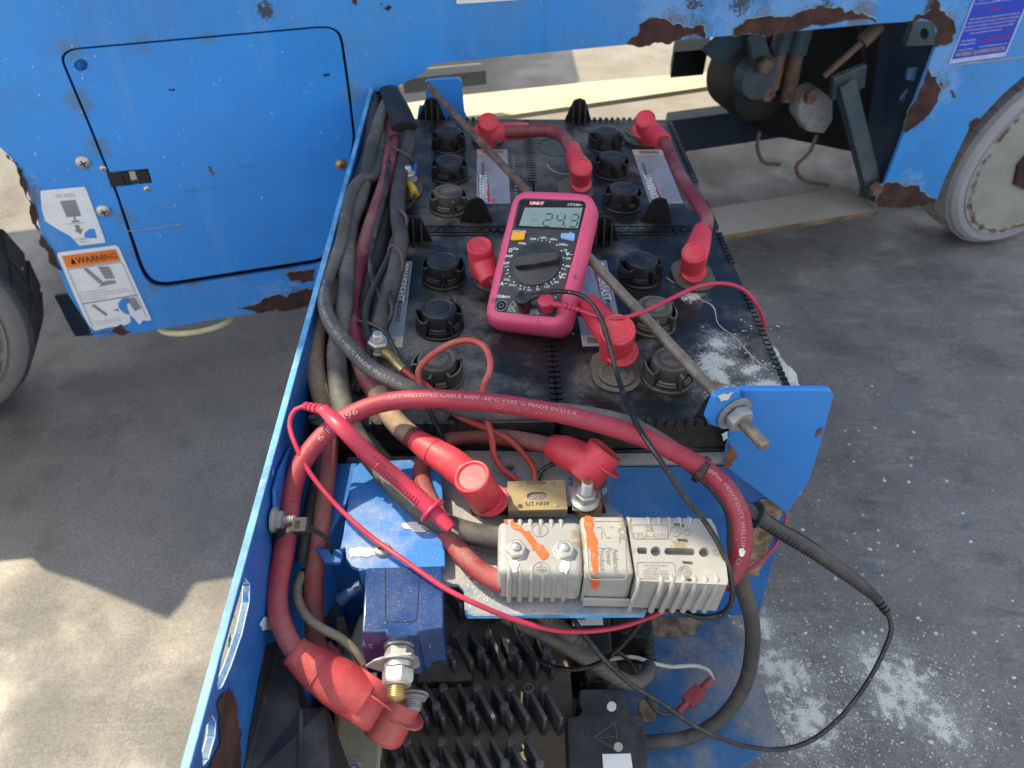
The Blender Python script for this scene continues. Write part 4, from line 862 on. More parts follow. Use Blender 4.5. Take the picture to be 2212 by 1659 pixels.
# ================================================================ cables
def crad(px, wpx): return sum(dep(U(*p)) for p in px) / len(px) * wpx / 2 / FPX
def cable_mesh(px, wpx, m, name, parent, seg=18, rad=None, step=.004, corr=0.):
    P, L = resample(path(px, 12), step if not corr else .0009); r = rad or crad(px, wpx)
    f = (lambda t: r * (1 + corr * (1 if (t * L / .0032) % 1 < .5 else -1))) if corr else (lambda t: r)
    mb = MB(); mb.tube(P, f, seg); o = mb.build(name, m, parent, ang=50 if not corr else 30); return o, P, L, r
def cable(name, label, cat, px, wpx, m, group=None, **k):
    p = U(*px[len(px) // 2]); t = thing(name, p, label, cat, group); o, P, L, r = cable_mesh(px, wpx, m, 'sheath', t, **k); return t, P, L, r
def nearest(P, L, q): return min(range(len(P)), key=lambda i: (P[i] - q).length) / (len(P) - 1) * L
def frombelow(P, i): return (CAM - P[i]).normalized()
VIEW = -FW
# thick red welding cable looping across the front
r1px = [(1560, 1262, .395), (1590, 1225, .40), (1604, 1170, .412), (1598, 1110, .420), (1572, 1060, .426), (1528, 1018, .432), (1460, 978, .438), (1380, 942, .442), (1250, 903, .446), (1120, 878, .450), (1000, 864, .450), (900, 862, .448), (820, 872, .444), (745, 903, .438), (690, 950, .432), (653, 1000, .425), (632, 1053, .418), (623, 1115, .412), (613, 1190, .402), (601, 1258, .394), (599, 1310, .388), (610, 1355, .382), (633, 1400, .377), (660, 1425, .374)]
t, P, L, r = cable('welding_cable', 'thick red welding cable looping over the battery fronts, white lettering, red boot at end', 'cable', r1px, 43, 'rubber_red', seg=24)
redcab = t
s0 = nearest(P, L, U(845, 870, .446)); s1 = nearest(P, L, U(1245, 900, .446))
sd_ = (CAM - U(1050, 880, .45)).normalized(); sd_ = (sd_ + Z * .75).normalized()
wrap_text('/UFT WELDING CABLE 600V -50°C +105°C MADE IN U.S.A', P, L, r, s0, .0027, 'print_cable_red', t, sd_, rev=True, width=(s0 - s1) / .0027)
s0 = nearest(P, L, U(1515, 1010, .43)); sd2 = (CAM - U(1580, 1100, .42)).normalized()
s1 = nearest(P, L, U(1598, 1215, .40)); wrap_text('oughFlex  HEAVY DUTY WELDING CA', P, L, r, s0 , .0025, 'print_cable_red', t, (sd2 + V((.0, .1, .3))).normalized(), rev=True, width=(s0 - s1) / .0025)
s0 = nearest(P, L, U(722, 925, .43)); wrap_text('6 FT 496', P, L, r, s0 + .016, .0042, 'print_cable_red', t, (CAM - U(690, 960, .43)).normalized(), rev=True, width=.034 / .0042)
mb = MB(); mb.flat([U(x, y, .4125 + r) for x, y in jag([(1596, 1186), (1606, 1184), (1611, 1192), (1606, 1202), (1598, 1200)], 2, 2, 3)]); mb.build('paint_spot', 'white_paint', t, smooth=False)
# black welding cable running beside it
b1px = [(838, 206, .425), (828, 260, .428), (822, 330, .430), (812, 378, .434), (785, 387, .438), (764, 408, .440), (750, 455, .438), (735, 530, .436), (712, 590, .434), (700, 650, .436), (716, 700, .440), (750, 745, .444), (800, 795, .446), (860, 828, .444), (930, 860, .438), (1010, 886, .432), (1100, 893, .430), (1190, 888, .432), (1280, 898, .434), (1360, 918, .432), (1440, 962, .424), (1500, 1008, .416), (1550, 1052, .408), (1585, 1110, .396), (1590, 1190, .370), (1602, 1260, .34), (1622, 1330, .30), (1625, 1400, .25), (1608, 1480, .20), (1560, 1550, .165), (1490, 1592, .156), (1400, 1604, .158), (1380, 1604, .160)]
t, P, L, r = cable('welding_cable', 'thick dark grey welding cable with white print, curving down to the black terminal cover', 'cable', b1px, 40, 'rubber_grey', seg=24, rad=.0060)
s0 = nearest(P, L, U(704, 615, .435)); s1 = nearest(P, L, U(880, 838, .44))
wrap_text('FT WELDING CABLE 600V -50°C +105°C MADE IN U.S.A', P, L, r, s0, .0026, 'print_cable', t, (CAM - U(760, 745, .44)).normalized() * .8 + V((-.25, 0, .25)), width=(s1 - s0) / .0026)
b2px = [(850, 196, .432), (828, 240, .436), (808, 300, .436), (795, 360, .434), (778, 430, .432), (757, 486, .430), (750, 560, .428), (747, 640, .428), (738, 700, .425), (727, 760, .425), (732, 830, .426), (745, 890, .424), (775, 950, .412), (820, 1012, .404), (880, 1075, .401), (940, 1122, .398), (1010, 1150, .398), (1090, 1165, .398)]
cable('battery_cable', 'grey dusty cable passing under the red probe into the left connector', 'cable', b2px, 38, 'rubber_grey', seg=20)
c2px = [(745, 560, .418), (722, 640, .418), (697, 680, .418), (684, 725, .418), (681, 793, .416), (692, 844, .412), (708, 895, .402), (712, 960, .398), (702, 1053, .394), (695, 1121, .390), (685, 1190, .380), (676, 1281, .364), (680, 1349, .350), (690, 1410, .334), (750, 1490, .318), (820, 1530, .305)]
cable('battery_cable', 'thick cable browned by dust, low against the tray wall, left of the grey ones', 'cable', c2px[:7], 42, 'rubber_brown', seg=20)
t, P, L, r = cable('battery_cable', 'dusty maroon cable standing right of the red one in the zip tie', 'cable', c2px[6:], 42, 'rubber_red_dusty', seg=20)
r3px = [(840, 250, .428), (848, 290, .430), (842, 350, .432), (832, 400, .430), (815, 450, .428), (792, 520, .424), (772, 590, .420), (760, 660, .418), (768, 740, .418), (790, 810, .420), (822, 860, .420), (850, 905, .418), (885, 940, .416), (915, 958, .416)]
boot1cable, P, L, r = cable('battery_cable', 'maroon cable in the left bundle ending in the boot left of fuse', 'cable', r3px, 38, 'rubber_maroon', seg=20)
# beige dusty end section of that cable
mb = MB(); i0 = int(nearest(P, L, U(815, 850, .42)) / L * (len(P) - 1)); mb.tube([p for p in P[i0:-3]], r * 1.012, 20); mb.build('dusty_sleeve', 'rubber_brown', boot1cable)
r4px = [(1225, 975, .405), (1180, 962, .402), (1110, 948, .398), (1030, 938, .396), (968, 948, .394), (925, 978, .392), (910, 1020, .392), (920, 1065, .392), (945, 1110, .393), (972, 1160, .394), (1000, 1200, .395), (1040, 1236, .396), (1090, 1262, .396)]
boot2cable, P, L, r = cable('battery_cable', 'short red cable curling from the tilted boot at the fuse bolt into the left connector', 'cable', r4px, 40, 'rubber_red_dusty', seg=20)
for px, wpx, m, nm, lab, k in (
    ([(870, 250, .430), (884, 300, .430), (872, 350, .432), (860, 410, .434), (860, 470, .436), (866, 520, .432), (858, 570, .430), (846, 620, .430), (828, 680, .426), (812, 740, .42), (800, 800, .412)], 34, 'rubber_black', 'power_cable', 'black cable on the right side of the bundle, wrapped at its middle by thin wires', {}),
    ([(858, 262, .428), (870, 320, .428), (858, 380, .424), (838, 450, .422), (822, 540, .420), (798, 620, .420), (782, 700, .416)], 26, 'matte_black', 'corrugated_conduit', 'thin black corrugated conduit running inside the cable bundle', dict(corr=.09)),
    ([(815, 240, .420), (800, 330, .418), (780, 420, .416), (800, 500, .412), (785, 600, .412), (760, 720, .412), (735, 800, .411), (742, 900, .405), (800, 985, .39)], 30, 'rubber_black', 'power_cable', 'black cable lowest against the blue tray wall', {}),
    ([(775, 700, .418), (790, 780, .416), (760, 860, .41), (790, 940, .40), (840, 1000, .385), (870, 1040, .37)], 26, 'rubber_grey', 'power_cable', 'grey cable dropping between the batteries and the blue plate', {}),
    ([(670, 720, .414), (700, 800, .41), (700, 900, .405), (690, 1000, .398), (672, 1080, .396), (660, 1150, .392), (649, 1215, .382)], 24, 'matte_black', 'corrugated_conduit', 'black taped loom between the two red cables in the zip tie', {}),
    ([(812, 215, .430), (802, 262, .432), (794, 330, .430), (772, 400, .430), (752, 470, .430), (738, 540, .426), (724, 600, .424)], 30, 'rubber_black', 'power_cable', 'black cable at the upper left of the bundle, nearest the access door', {}),
    ([(842, 330, .437), (836, 380, .440), (830, 430, .438), (812, 500, .436), (800, 560, .433), (806, 610, .430), (820, 640, .428), (812, 690, .424)], 11, 'wire_black', 'wire', 'thin black wire running down the middle of the cable bundle', {}),
    ([(874, 470, .430), (850, 520, .431), (838, 560, .430), (800, 640, .430), (790, 690, .428), (798, 740, .426), (790, 800, .42), (770, 850, .416)], 16, 'matte_black', 'corrugated_conduit', 'thin split conduit crossing beside the silver battery label', dict(corr=.10)),
): cable(nm, lab, 'cable', px, wpx, m, **k)
# loom sleeve at the back of the bundle
t = thing('loom_sleeve', U(860, 240, .44), 'flat black woven loom sleeve wrapped over the cables at the back of the tray', 'cable sleeve')
P_ = path([(838, 188, .434), (848, 210, .442), (862, 240, .444), (874, 276, .440)], 8); mb = MB(); mb.tube(P_, lambda s_: .0115 + .0035 * s_, 20, flat=.45); mb.build('sleeve', 'matte_black', t)
# ---------------------------------------------------------------- boots
def boot(parent, base, top, r, sleeve, sr, tab=None, m='boot_red', label=None, rim=True, name='boot', tabh=.32, vox=.0006, rings=()):
    """base/top: centre points of the cap cylinder; sleeve: points from the cap outwards; sr: radii along it"""
    ax = (top - base); h = ax.length; ax.normalize(); mb = MB()
    mb.lathe([(r * .97, 0), (r * .97, h * .75), (r * 1.0, h * .93), (r * .97, h), (r * .80, h * 1.0), (r * .76, h * .965), (0, h * .985)], base, ax, 40)
    P, L = resample(spline(sleeve, 8), .002); n = len(sr) - 1
    def rf(t):
        k = min(int(t * n), n - 1); return sr[k] + (sr[k + 1] - sr[k]) * (t * n - k)
    mb.tube(P, rf, 28)
    if tab is not None:
        d = (tab - ax * tab.dot(ax)).normalized(); e = ax.cross(d); c = base + ax * h * tabh + d * r * .45; ring = [c + (d * math.cos(a) * 1.0 + e * math.sin(a)) * r * .98 for a in [2 * PI * k / 28 for k in range(28)]]
        mb.prism([ring], ax * .0016)
    o = mb.build(name, m, parent, remesh=vox)
    for k_ in rings:
        i_ = min(int(k_ * (len(P) - 1)), len(P) - 2); tt_ = (P[i_ + 1] - P[i_]).normalized(); a_ = tt_.orthogonal().normalized(); b_ = tt_.cross(a_); mb = MB(); mb.tube([P[i_] + (a_ * math.cos(q) + b_ * math.sin(q)) * rf(i_ / (len(P) - 1)) * 1.01 for q in [2 * PI * j / 36 for j in range(37)]], .0007, 6); mb.build('sleeve_ring', m, o)
    if label: o['label'] = label
    if rim:
        mb = MB(); q = base + ax * h * .992; mb.tube([q + (ax.orthogonal().normalized() * math.cos(a) + ax.cross(ax.orthogonal().normalized()) * math.sin(a)) * r * .88 for a in [2 * PI * k / 36 for k in range(37)]], r * .085, 8)
        mb.build('boot_rim', m, o)
    return o
def jumper(name, label, px, wpx, m, boots, group='red jumper cables between the batteries'):
    t, P, L, r = cable(name, label, 'cable', px, wpx, m, group, seg=20)
    for b in boots: boot(t, *b[:5], **b[5])
    return t
def B3(x, y, z): return U(x, y, z)
# jumper 1: rear left -> rear right
zT = LZ + .038
jumper('jumper_cable', 'red jumper cable bending between the two rear batteries, one boot near the rusty rod', [(1090, 285, .438), (1140, 283, .438), (1185, 282, .438), (1215, 295, .438), (1232, 320, .438), (1240, 345, .437)], 28, 'rubber_maroon', [
    (U(1052, 312, LZ + .001), U(1055, 262, zT + .002), .0118, [U(1058, 285, .436), U(1095, 284, .436), U(1142, 282, .437)], [.010, .0098, .0090], dict(tab=V((-1, -.1, 0)), tabh=.55)),
    (U(1252, 408, LZ + .001), U(1256, 360, zT + .002), .0112, [U(1254, 375, .434), U(1244, 345, .437), U(1236, 318, .438)], [.0105, .0098, .0078], dict(tab=V((.1, -1, 0)), tabh=.45))])
jumper('jumper_cable', 'red jumper cable hanging along the right edge of the batteries from rear to front', [(1425, 290, .436), (1440, 315, .436), (1455, 350, .438), (1478, 395, .442), (1508, 440, .444), (1526, 470, .442), (1524, 500, .438)], 27, 'rubber_maroon', [
    (U(1398, 305, LZ + .001), U(1394, 256, zT + .002), .0118, [U(1398, 275, .435), U(1415, 288, .436), U(1432, 306, .436)], [.0108, .0105, .0100], dict(tab=V((-1, .3, 0)), tabh=.5)),
    (U(1494, 598, LZ + .001), U(1500, 545, zT + .002), .0112, [U(1500, 560, .436), U(1510, 525, .436), U(1518, 496, .436)], [.0112, .0108, .0085], dict(tab=V((0, -1, 0)), tabh=.4))])
jumper('jumper_cable', 'red jumper cable passing under the multimeter between the two front batteries', [(1060, 600, .430), (1100, 640, .420), (1160, 665, .417), (1220, 660, .420), (1262, 672, .425)], 27, 'rubber_maroon', [
    (U(1042, 588, .420), U(1036, 530, zT + .004), .0112, [U(1040, 545, .440), U(1048, 580, .432), U(1060, 610, .428)], [.0112, .0108, .0085], dict(tab=None)),
    (U(1330, 770, LZ + .001), U(1334, 712, zT + .006), .0138, [U(1330, 732, .440), U(1300, 695, .437), U(1272, 660, .432)], [.0128, .0118, .0098], dict(tab=V((.5, -1, 0)), tabh=.42))])
# boots at the fuse and at the contactor
boot(boot1cable, U(1052, 1082, .392), U(1019, 1029, .425), .0126, [U(1012, 1030, .412), U(975, 1000, .416), U(940, 978, .417), U(898, 950, .416)], [.0112, .0108, .0095, .0078], tab=V((1, -.55, -.35)), m='boot_red', label='red rubber boot pulled over the left fuse bolt', tabh=.12, rings=(.66,))
boot(boot2cable, U(1258, 1032, .400), U(1309, 972, .418), .0134, [U(1280, 1003, .408), U(1240, 985, .407), U(1212, 972, .406), U(1190, 964, .404)], [.0126, .0124, .0118, .0088], tab=V((.7, -.7, -.3)), m='boot_red', label='red rubber boot pushed aside from the right fuse bolt', tabh=.62)
boot(redcab, U(812, 1463, .352), U(755, 1550, .345), .0150, [U(778, 1508, .352), U(738, 1480, .360), U(668, 1432, .370), U(632, 1403, .376)], [.0148, .0145, .0122, .0084], tab=V((1, -.55, 0)), m='boot_red_dusty', label='large dusty red boot hanging open beside the blue contactor', tabh=.35, vox=.0006, rings=(.62, .97))
t, P, L, r = cable('battery_cable', 'red booted cable end lying behind the large dusty boot, on the heat sink', 'cable', [(700, 1400, .325), (760, 1470, .318), (800, 1520, .312)], 40, 'rubber_red_dusty', seg=18)
boot(t, U(872, 1500, .318), U(826, 1585, .298), .0150, [U(848, 1540, .308), U(810, 1520, .310), U(770, 1490, .312)], [.0140, .0130, .0110], tab=V((1, -.5, 0)), m='boot_red_dusty', tabh=.35, vox=.0008)
# ---------------------------------------------------------------- terminals with bare bolts
def stud(px, py, z, r, label, lug_dir, m='zinc', hh=.011):
    p0 = U(px, py, z); t = thing('terminal_bolt', p0, label, 'bolt', 'battery terminal bolts')
    mb = MB(); mb.lathe([(r * 1.5, 0), (r * 1.5, .0018)], p0, Z, 26); mb.build('washer', m, t)
    mb = MB(); hexnut(mb, p0 + Z * .002, Z, r * 1.25, .0065, .3); mb.build('nut', m, t, bev=.0005)
    mb = MB(); mb.lathe(thread(r * .62, hh, .0015, .0004), p0 + Z * .004, Z, 18); mb.build('bolt_end', 'rod_steel' if m != 'zinc' else m, t)
    return t, p0
t, p0 = stud(820, 752, .422, .0072, 'terminal bolt on the front left battery with blue-green corrosion round its nut', None)
mb = MB(); RR = random.Random(4)
for i in range(40):
    a = RR.uniform(0, 6.28); q = p0 + V((math.cos(a), math.sin(a), 0)) * RR.uniform(.009, .016); q.z = .4125; mb.lathe([(RR.uniform(.0006, .002), 0), (0, .0012)], q, Z, 6)
MATS['verdigris'] = mat('verdigris', (.18, .38, .38), .9, bump=.5); mb.build('verdigris', 'verdigris', t)['kind'] = 'stuff'
mb = MB(); mb.tube([U(835, 762, .424), U(848, 772, .426), U(862, 790, .428), U(872, 800, .428)], lambda s_: .0052 - .0016 * s_, 14, flat=.8); mb.build('crimp_lug', 'brass', t)
t, p0 = stud(883, 388, .424, .0062, 'dull terminal bolt on the rear left battery next to a yellow crimp terminal', None)
mb = MB(); mb.tube([U(884, 400, .424), U(891, 408, .425), U(896, 420, .425)], .0046, 12); mb.build('crimp_lug', 'crimp_yellow', t)
def wire(label, px, wpx, m, name='wire', extra=None, cat='wire'):
    return cable(name, label, cat, px, wpx, m, seg=10, step=.003)
wire('thin red wire looping up over the front left battery cap', [(908, 838, .43), (903, 812, .435), (908, 792, .44), (935, 765, .444), (975, 742, .448), (1015, 735, .450), (1045, 748, .450), (1058, 775, .448), (1057, 805, .445), (1045, 832, .440), (1043, 862, .432), (1052, 905, .422), (1062, 945, .412), (1068, 985, .40), (1088, 1015, .393), (1118, 1037, .388)], 14.5, 'wire_red')
wire('thin red wire running from the brass crimp under the welding cable to the fuse', [(872, 800, .428), (895, 818, .428), (920, 832, .427), (945, 855, .424), (985, 895, .418), (1050, 925, .410), (1100, 950, .405), (1135, 985, .396), (1154, 1015, .390), (1156, 1040, .386)], 13.5, 'wire_red')
wire('thin black wire running past the brass crimp terminal', [(775, 695, .426), (800, 700, .430), (830, 716, .430), (848, 745, .430), (865, 778, .428), (895, 820, .426), (920, 870, .42), (945, 925, .408), (962, 960, .395)], 11, 'wire_black')
t, P, L, r = wire('thin brown wire hooked round the maroon cable, with a blue crimp at its end', [(862, 290, .436), (846, 292, .440), (838, 302, .442), (850, 318, .443), (872, 330, .442), (890, 345, .436), (896, 358, .428)], 5.5, 'wire_brown')
mb = MB(); mb.tube([U(896, 355, .429), U(894, 378, .425)], .0026, 10); mb.build('crimp', 'crimp_blue', t)
wire('short black wire curving from the yellow crimp', [(896, 420, .425), (894, 435, .420), (882, 448, .416), (868, 452, .416)], 9, 'wire_black')
wire('thin grey tie wire curled over the black cable, lower of two', [(840, 540, .438), (850, 530, .444), (866, 545, .442), (870, 575, .436), (862, 600, .430)], 8, 'wire_brown')
wire('thin black tie wire curled over the black cable, upper of two', [(850, 452, .436), (862, 452, .444), (878, 470, .442), (876, 495, .434)], 8, 'wire_brown')
wire('twisted black wire lying along the silver battery label', [(843, 610, .430), (842, 640, .436), (848, 665, .434), (842, 690, .428), (828, 712, .422)], 10, 'wire_black')
# ================================================================ mounting plates in front
PZ = .383
mp = thing('mounting_plate', U(1100, 1180, PZ), 'dusty grey-blue steel plate under the fuse and the connectors', 'bracket')
ol = [(945, 985), (1012, 972), (1300, 978), (1312, 990), (1318, 1092), (1345, 1110), (1398, 1320), (1380, 1327), (1020, 1327), (1003, 1316), (1002, 1275), (990, 1262), (950, 1262), (940, 1100)]
hl = [[(1238 + 10 * math.cos(a), 1004 + 8 * math.sin(a)) for a in [k * PI / 8 for k in range(16)]], [(1100 + 11 * math.cos(a), 1010 + 8 * math.sin(a)) for a in [k * PI / 8 for k in range(16)]]]
mb = MB(); mb.prism([[U(x, y, PZ) for x, y in ol]] + [[U(x, y, PZ) for x, y in h] for h in hl], V((0, 0, -.004))); mb.build('plate', 'plate_dusty', mp, smooth=False, bev=.0008)
mb = MB(); mb.prism([[U(x, y, PZ - .0005) for x, y in ((1010, 1330), (1392, 1328), (1396, 1322), (1004, 1322))]], V((0, 0, -.0035))); mb.build('plate_edge', 'blue_edge', mp, smooth=False)
RR = random.Random(12); mb = MB()
for i in range(90):
    x, y = RR.uniform(1010, 1072), RR.uniform(1140, 1312); q = U(x, y, PZ); mb.lathe([(RR.uniform(.0003, .0009), 0), (0, .0008)], q, Z, 5)
mb.build('dust_crumbs', 'crumb', mp)['kind'] = 'stuff'
patch([(1300, 1060), (1310, 1050), (1312, 1062), (1304, 1070)], 'pale_chip', 3, 2, 3, name='paint_chip', par=mp, pf=lambda x, y: U(x, y, PZ + .0006))
for i in range(9):
    x, y = RR.uniform(1060, 1300), RR.uniform(985, 1095); patch([(x, y), (x + RR.uniform(6, 18), y - 3), (x + RR.uniform(4, 14), y + RR.uniform(3, 10))], 'blue_plate', 5, 3, i, name='paint_patch', par=mp, pf=lambda a, b, i=i: U(a, b, PZ + .0004 + i * .00003))
BPZ = .393
bp = thing('cover_plate', U(850, 1110, BPZ), 'bright blue folded cover plate with two screws and white paint daubs', 'bracket')
ol = [(775, 1000), (800, 996), (940, 990), (952, 996), (960, 1120), (962, 1222), (950, 1224), (792, 1230), (775, 1228), (760, 1222), (748, 1205), (746, 1182), (735, 1186), (742, 1150), (752, 1080), (764, 1012)]
mb = MB(); mb.prism([[U(x, y, BPZ) for x, y in ol]], V((0, 0, -.0045))); mb.build('plate', 'blue_plate', bp, smooth=False, bev=.0016, )
mb = MB(); mb.prism([[U(x, y, BPZ - .001) for x, y in ((775, 1232), (950, 1226), (950, 1221), (775, 1226))]], V((0, 0, -.03))); mb.build('front_fold', 'blue_plate', bp, smooth=False)
mb = MB(); mb.prism([[U(x, y, BPZ - .006) for x, y in ((690, 1185), (735, 1186), (742, 1200), (735, 1215), (700, 1213), (672, 1170), (700, 1000), (772, 1000), (745, 1100))]], V((0, 0, -.004))); mb.build('lower_plate', 'blue_tray', bp, smooth=False, bev=.0008)
def panscrew(px, py, z, r, parent):
    q = U(px, py, z); mb = MB(); mb.lathe([(r, 0), (r, r * .25), (r * .85, r * .55), (r * .5, r * .72), (0, r * .75)], q, Z, 28); s_ = mb.build('screw', 'dull_zinc', parent)
    mb = MB()
    for a in (.5, .5 + PI / 2):
        d = V((math.cos(a), math.sin(a), 0)); e = Z.cross(d); c = q + Z * r * .77; mb.prism([[c - d * r * .48 - e * r * .12, c + d * r * .48 - e * r * .12, c + d * r * .48 + e * r * .12, c - d * r * .48 + e * r * .12]], V((0, 0, -.0004)))
    mb.build('screw_slot', 'gap_dark', s_, smooth=False)
panscrew(927, 1133, BPZ, .0056, bp); panscrew(827, 1190, BPZ, .0056, bp)
for i, (l) in enumerate([[(868, 1134), (885, 1128), (905, 1134), (925, 1140), (920, 1150), (900, 1150), (878, 1142)], [(752, 1192), (760, 1183), (785, 1182), (818, 1188), (812, 1197), (790, 1203), (765, 1202)]]):
    patch(l, 'white_paint', 9, 4, i + 7, name='paint_daub', par=bp, pf=lambda x, y: U(x, y, BPZ + .0006))
    for k in range(14): x, y, r_ = l[0][0] + RR.uniform(0, 60), l[0][1] + RR.uniform(-8, 18), RR.uniform(1, 3); patch([(x - r_, y), (x, y - r_ * .6), (x + r_, y), (x, y + r_ * .6)], 'white_paint', 1, 1, k, name='paint_daub', par=bp, pf=lambda x, y: U(x, y, BPZ + .0006)) if k < 7 else None
# zip tie end lying by the fuse
t, P, L, r = cable('zip_tie', 'black zip tie tail curving from under the fuse board', 'zip tie', [(1160, 1042, .386), (1166, 1022, .389), (1182, 1008, .392), (1210, 998, .394), (1240, 990, .394)], 11, 'lead_black', seg=8)
# ================================================================ fuse
fz = .397
fu = thing('fuse', U(1160, 1075, fz), 'tan woven bolt-down fuse with a small window, stamped ANN 275 and MEXICO upside down', 'fuse')
q4 = [U(1096, 1040, fz), U(1220, 1037, fz), U(1226, 1100, fz), U(1098, 1103, fz)]; cen = (q4[0] + q4[1] + q4[2] + q4[3]) / 4
def fq(u, v): return q4[3].lerp(q4[2], u).lerp(q4[0].lerp(q4[1], u), v)
win = [(.5 + .135 * x, .47 + .135 * y) for x, y in ([(-.55 + math.cos(a), math.sin(a)) for a in [PI / 2 + k * PI / 8 for k in range(9)]] + [(.55 + math.cos(a), math.sin(a)) for a in [-PI / 2 + k * PI / 8 for k in range(9)]])]
win = [(.5 + (u - .5) * .85, v) for u, v in win]
mb = MB(); mb.prism([[fq(*p) for p in ((0, 0), (1, 0), (1, 1), (0, 1))], [fq(*p) for p in win]], V((0, 0, -.0018))); mb.build('board', 'fuse_board', fu, smooth=False)
mb = MB()
for i in range(30):
    for j in range(20):
        if (i + j) % 2: continue
        u, v = (i + .5) / 30, (j + .5) / 20
        if abs(u - .5) < .2 and abs(v - .47) < .15: continue
        mb.flat([fq(u - .014, v - .010) + Z * .00012, fq(u + .014, v - .010) + Z * .00012, fq(u + .014, v + .010) + Z * .00012, fq(u - .014, v + .010) + Z * .00012])
mb.build('weave', mat('weave', (.34, .27, .145), .8, bump=.3), fu, smooth=False)['kind'] = 'stuff'
mb = MB(); mb.flat([fq(*p) - Z * .0016 for p in ((.3, .3), (.7, .3), (.7, .65), (.3, .65))]); mb.build('window', 'fuse_window', fu, smooth=False)
for k, z0 in enumerate((-.0019, -.0040, -.0063)):
    mb = MB(); mb.prism([[fq(*p) + Z * z0 for p in ((.005, .005 * k), (1, 0), (1, 1), (0, 1))]], V((0, 0, -.0017))); mb.build('board_layer', 'fuse_side', fu, smooth=False)
for u, v, m in ((.2, .86, 'tin'), (.79, .86, 'tin'), (.2, .14, 'rust_light'), (.81, .14, 'tin')):
    mb = MB(); c = fq(u, v) + Z * .0001; mb.lathe([(.0016, 0), (.0016, .0005), (.0009, .0006), (.0008, .0001), (0, .0001)], c, Z, 18); mb.build('rivet', m, fu)
ux = (fq(0, .5) - fq(1, .5)).normalized(); uy = (fq(.5, 0) - fq(.5, 1)).normalized()
frame_text('MEXICO', fq(.66, .99) + Z * .0003, ux, uy, .0032, 'print_black', fu, width=.0133)
frame_text('ANN 275', fq(.70, .27) + Z * .0003, ux, uy, .0034, 'print_black', fu, width=.0165)
mb = MB(); mb.prism([[U(x, y, fz - .004) for x, y in ((1060, 1055), (1098, 1053), (1098, 1092), (1060, 1094))]], V((0, 0, -.0015))); mb.build('blade', 'dull_zinc', fu, smooth=False)
mb = MB(); mb.prism([[U(x, y, fz - .004) for x, y in ((1222, 1052), (1240, 1050), (1242, 1090), (1224, 1092))]], V((0, 0, -.0015))); mb.build('blade', 'dull_zinc', fu, smooth=False)
tg = [(1236, 1100), (1240, 1020), (1246, 1010), (1275, 1014), (1296, 1035), (1298, 1075), (1290, 1096), (1270, 1102)]
mb = MB(); mb.prism([[U(x, y, fz - .002) for x, y in tg]], V((0, 0, -.0022))); mb.build('terminal_tab', 'tin', fu, smooth=False, bev=.0004)
t = thing('fuse_bolt', U(1263, 1072, fz), 'shiny flanged bolt and nut holding the right end of the fuse', 'bolt')
p0 = U(1264, 1080, fz); mb = MB(); mb.lathe([(.0098, -.0005), (.0098, .0008), (.0072, .0026)], p0, Z, 32); mb.build('flange', 'zinc', t)
mb = MB(); hexnut(mb, p0 + Z * .002, Z, .0076, .0062, .2); mb.build('nut', 'zinc', t, bev=.0006)
mb = MB(); mb.lathe(thread(.0040, .0125, .00135, .00045), p0 + Z * .007, Z, 20); mb.build('bolt_end', 'zinc', t)
mb = MB(); mb.lathe([(.0028, 0), (0, .0001)], p0 + Z * .0202, Z, 16); mb.build('rusty_tip', 'rust_light', t)
mb = MB(); mb.lathe([(.0095, -.012), (.0095, 0.)], U(1272, 1088, fz - .005), Z, 28); mb.build('spacer', 'brass', t)
mb = MB(); mb.prism([[U(x, y, fz - .016) for x, y in ((1010, 1085), (1300, 1082), (1310, 1112), (1020, 1118))]], V((0, 0, .003)) ); mb.build('fuse_base', 'matte_black', fu, smooth=False, bev=.001)
mb = MB(); mb.prism([[U(x, y, fz - .010) for x, y in ((1015, 1080), (1062, 1060), (1080, 1095), (1040, 1112))]], V((0, 0, -.008))); mb.build('fuse_post', 'matte_black', fu, smooth=False, bev=.002)
# ================================================================ grey connectors
CZ = .418
def H(x, y, z=0.): return U(1026 + .3418 * x, 918 + .3418 * y, CZ + z)
def Hp(x, y): return 1026 + .3418 * x, 918 + .3418 * y
def plan(l): return [H(x, y) for x, y in l]
def emb(pts, m, par, z=.0003, name='moulding'): mb = MB(); mb.flat([H(x, y, z) for x, y in pts]); return mb.build(name, m, par, smooth=False)
def outline_line(l, w_, par, m='print_emboss', z=.0003, closed=True, name='moulding'):
    mb = MB(); P = [H(x, y, z) for x, y in l]
    for a, b in zip(P, P[1:] + (P[:1] if closed else [])): stripe(mb, a, b, w_, Z)
    return mb.build(name, m, par, smooth=False)
cl = thing('power_connector', H(400, 850), 'light grey connector half with two hex nuts and orange paint streaks', 'connector', 'mated grey power connectors')
body = [(148, 604), (660, 610), (668, 960), (146, 945)]
mb = MB(); mb.prism([plan([(146, 602), (675, 606), (690, 945), (142, 930)])], V((0, 0, -.031))); mb.build('housing', 'housing_grey', cl, smooth=True, bev=.0042, seg=4, ang=30)
mb = MB(); mb.prism([[p + Z * .0018 for p in plan([(660, 580), (945, 580), (1008, 955), (700, 945)])]], V((0, 0, -.0335))); mb.build('collar', 'housing_grey', cl, smooth=True, bev=.003, seg=3, ang=30)
mb = MB(); mb.prism([[p - Z * .024 for p in plan([(705, 950), (1012, 958), (1020, 975), (708, 968)])]], V((0, 0, -.0085))); mb.build('lower_lip', 'housing_grey', cl, smooth=False, bev=.0008)
fy = H(420, 935).y - .0002
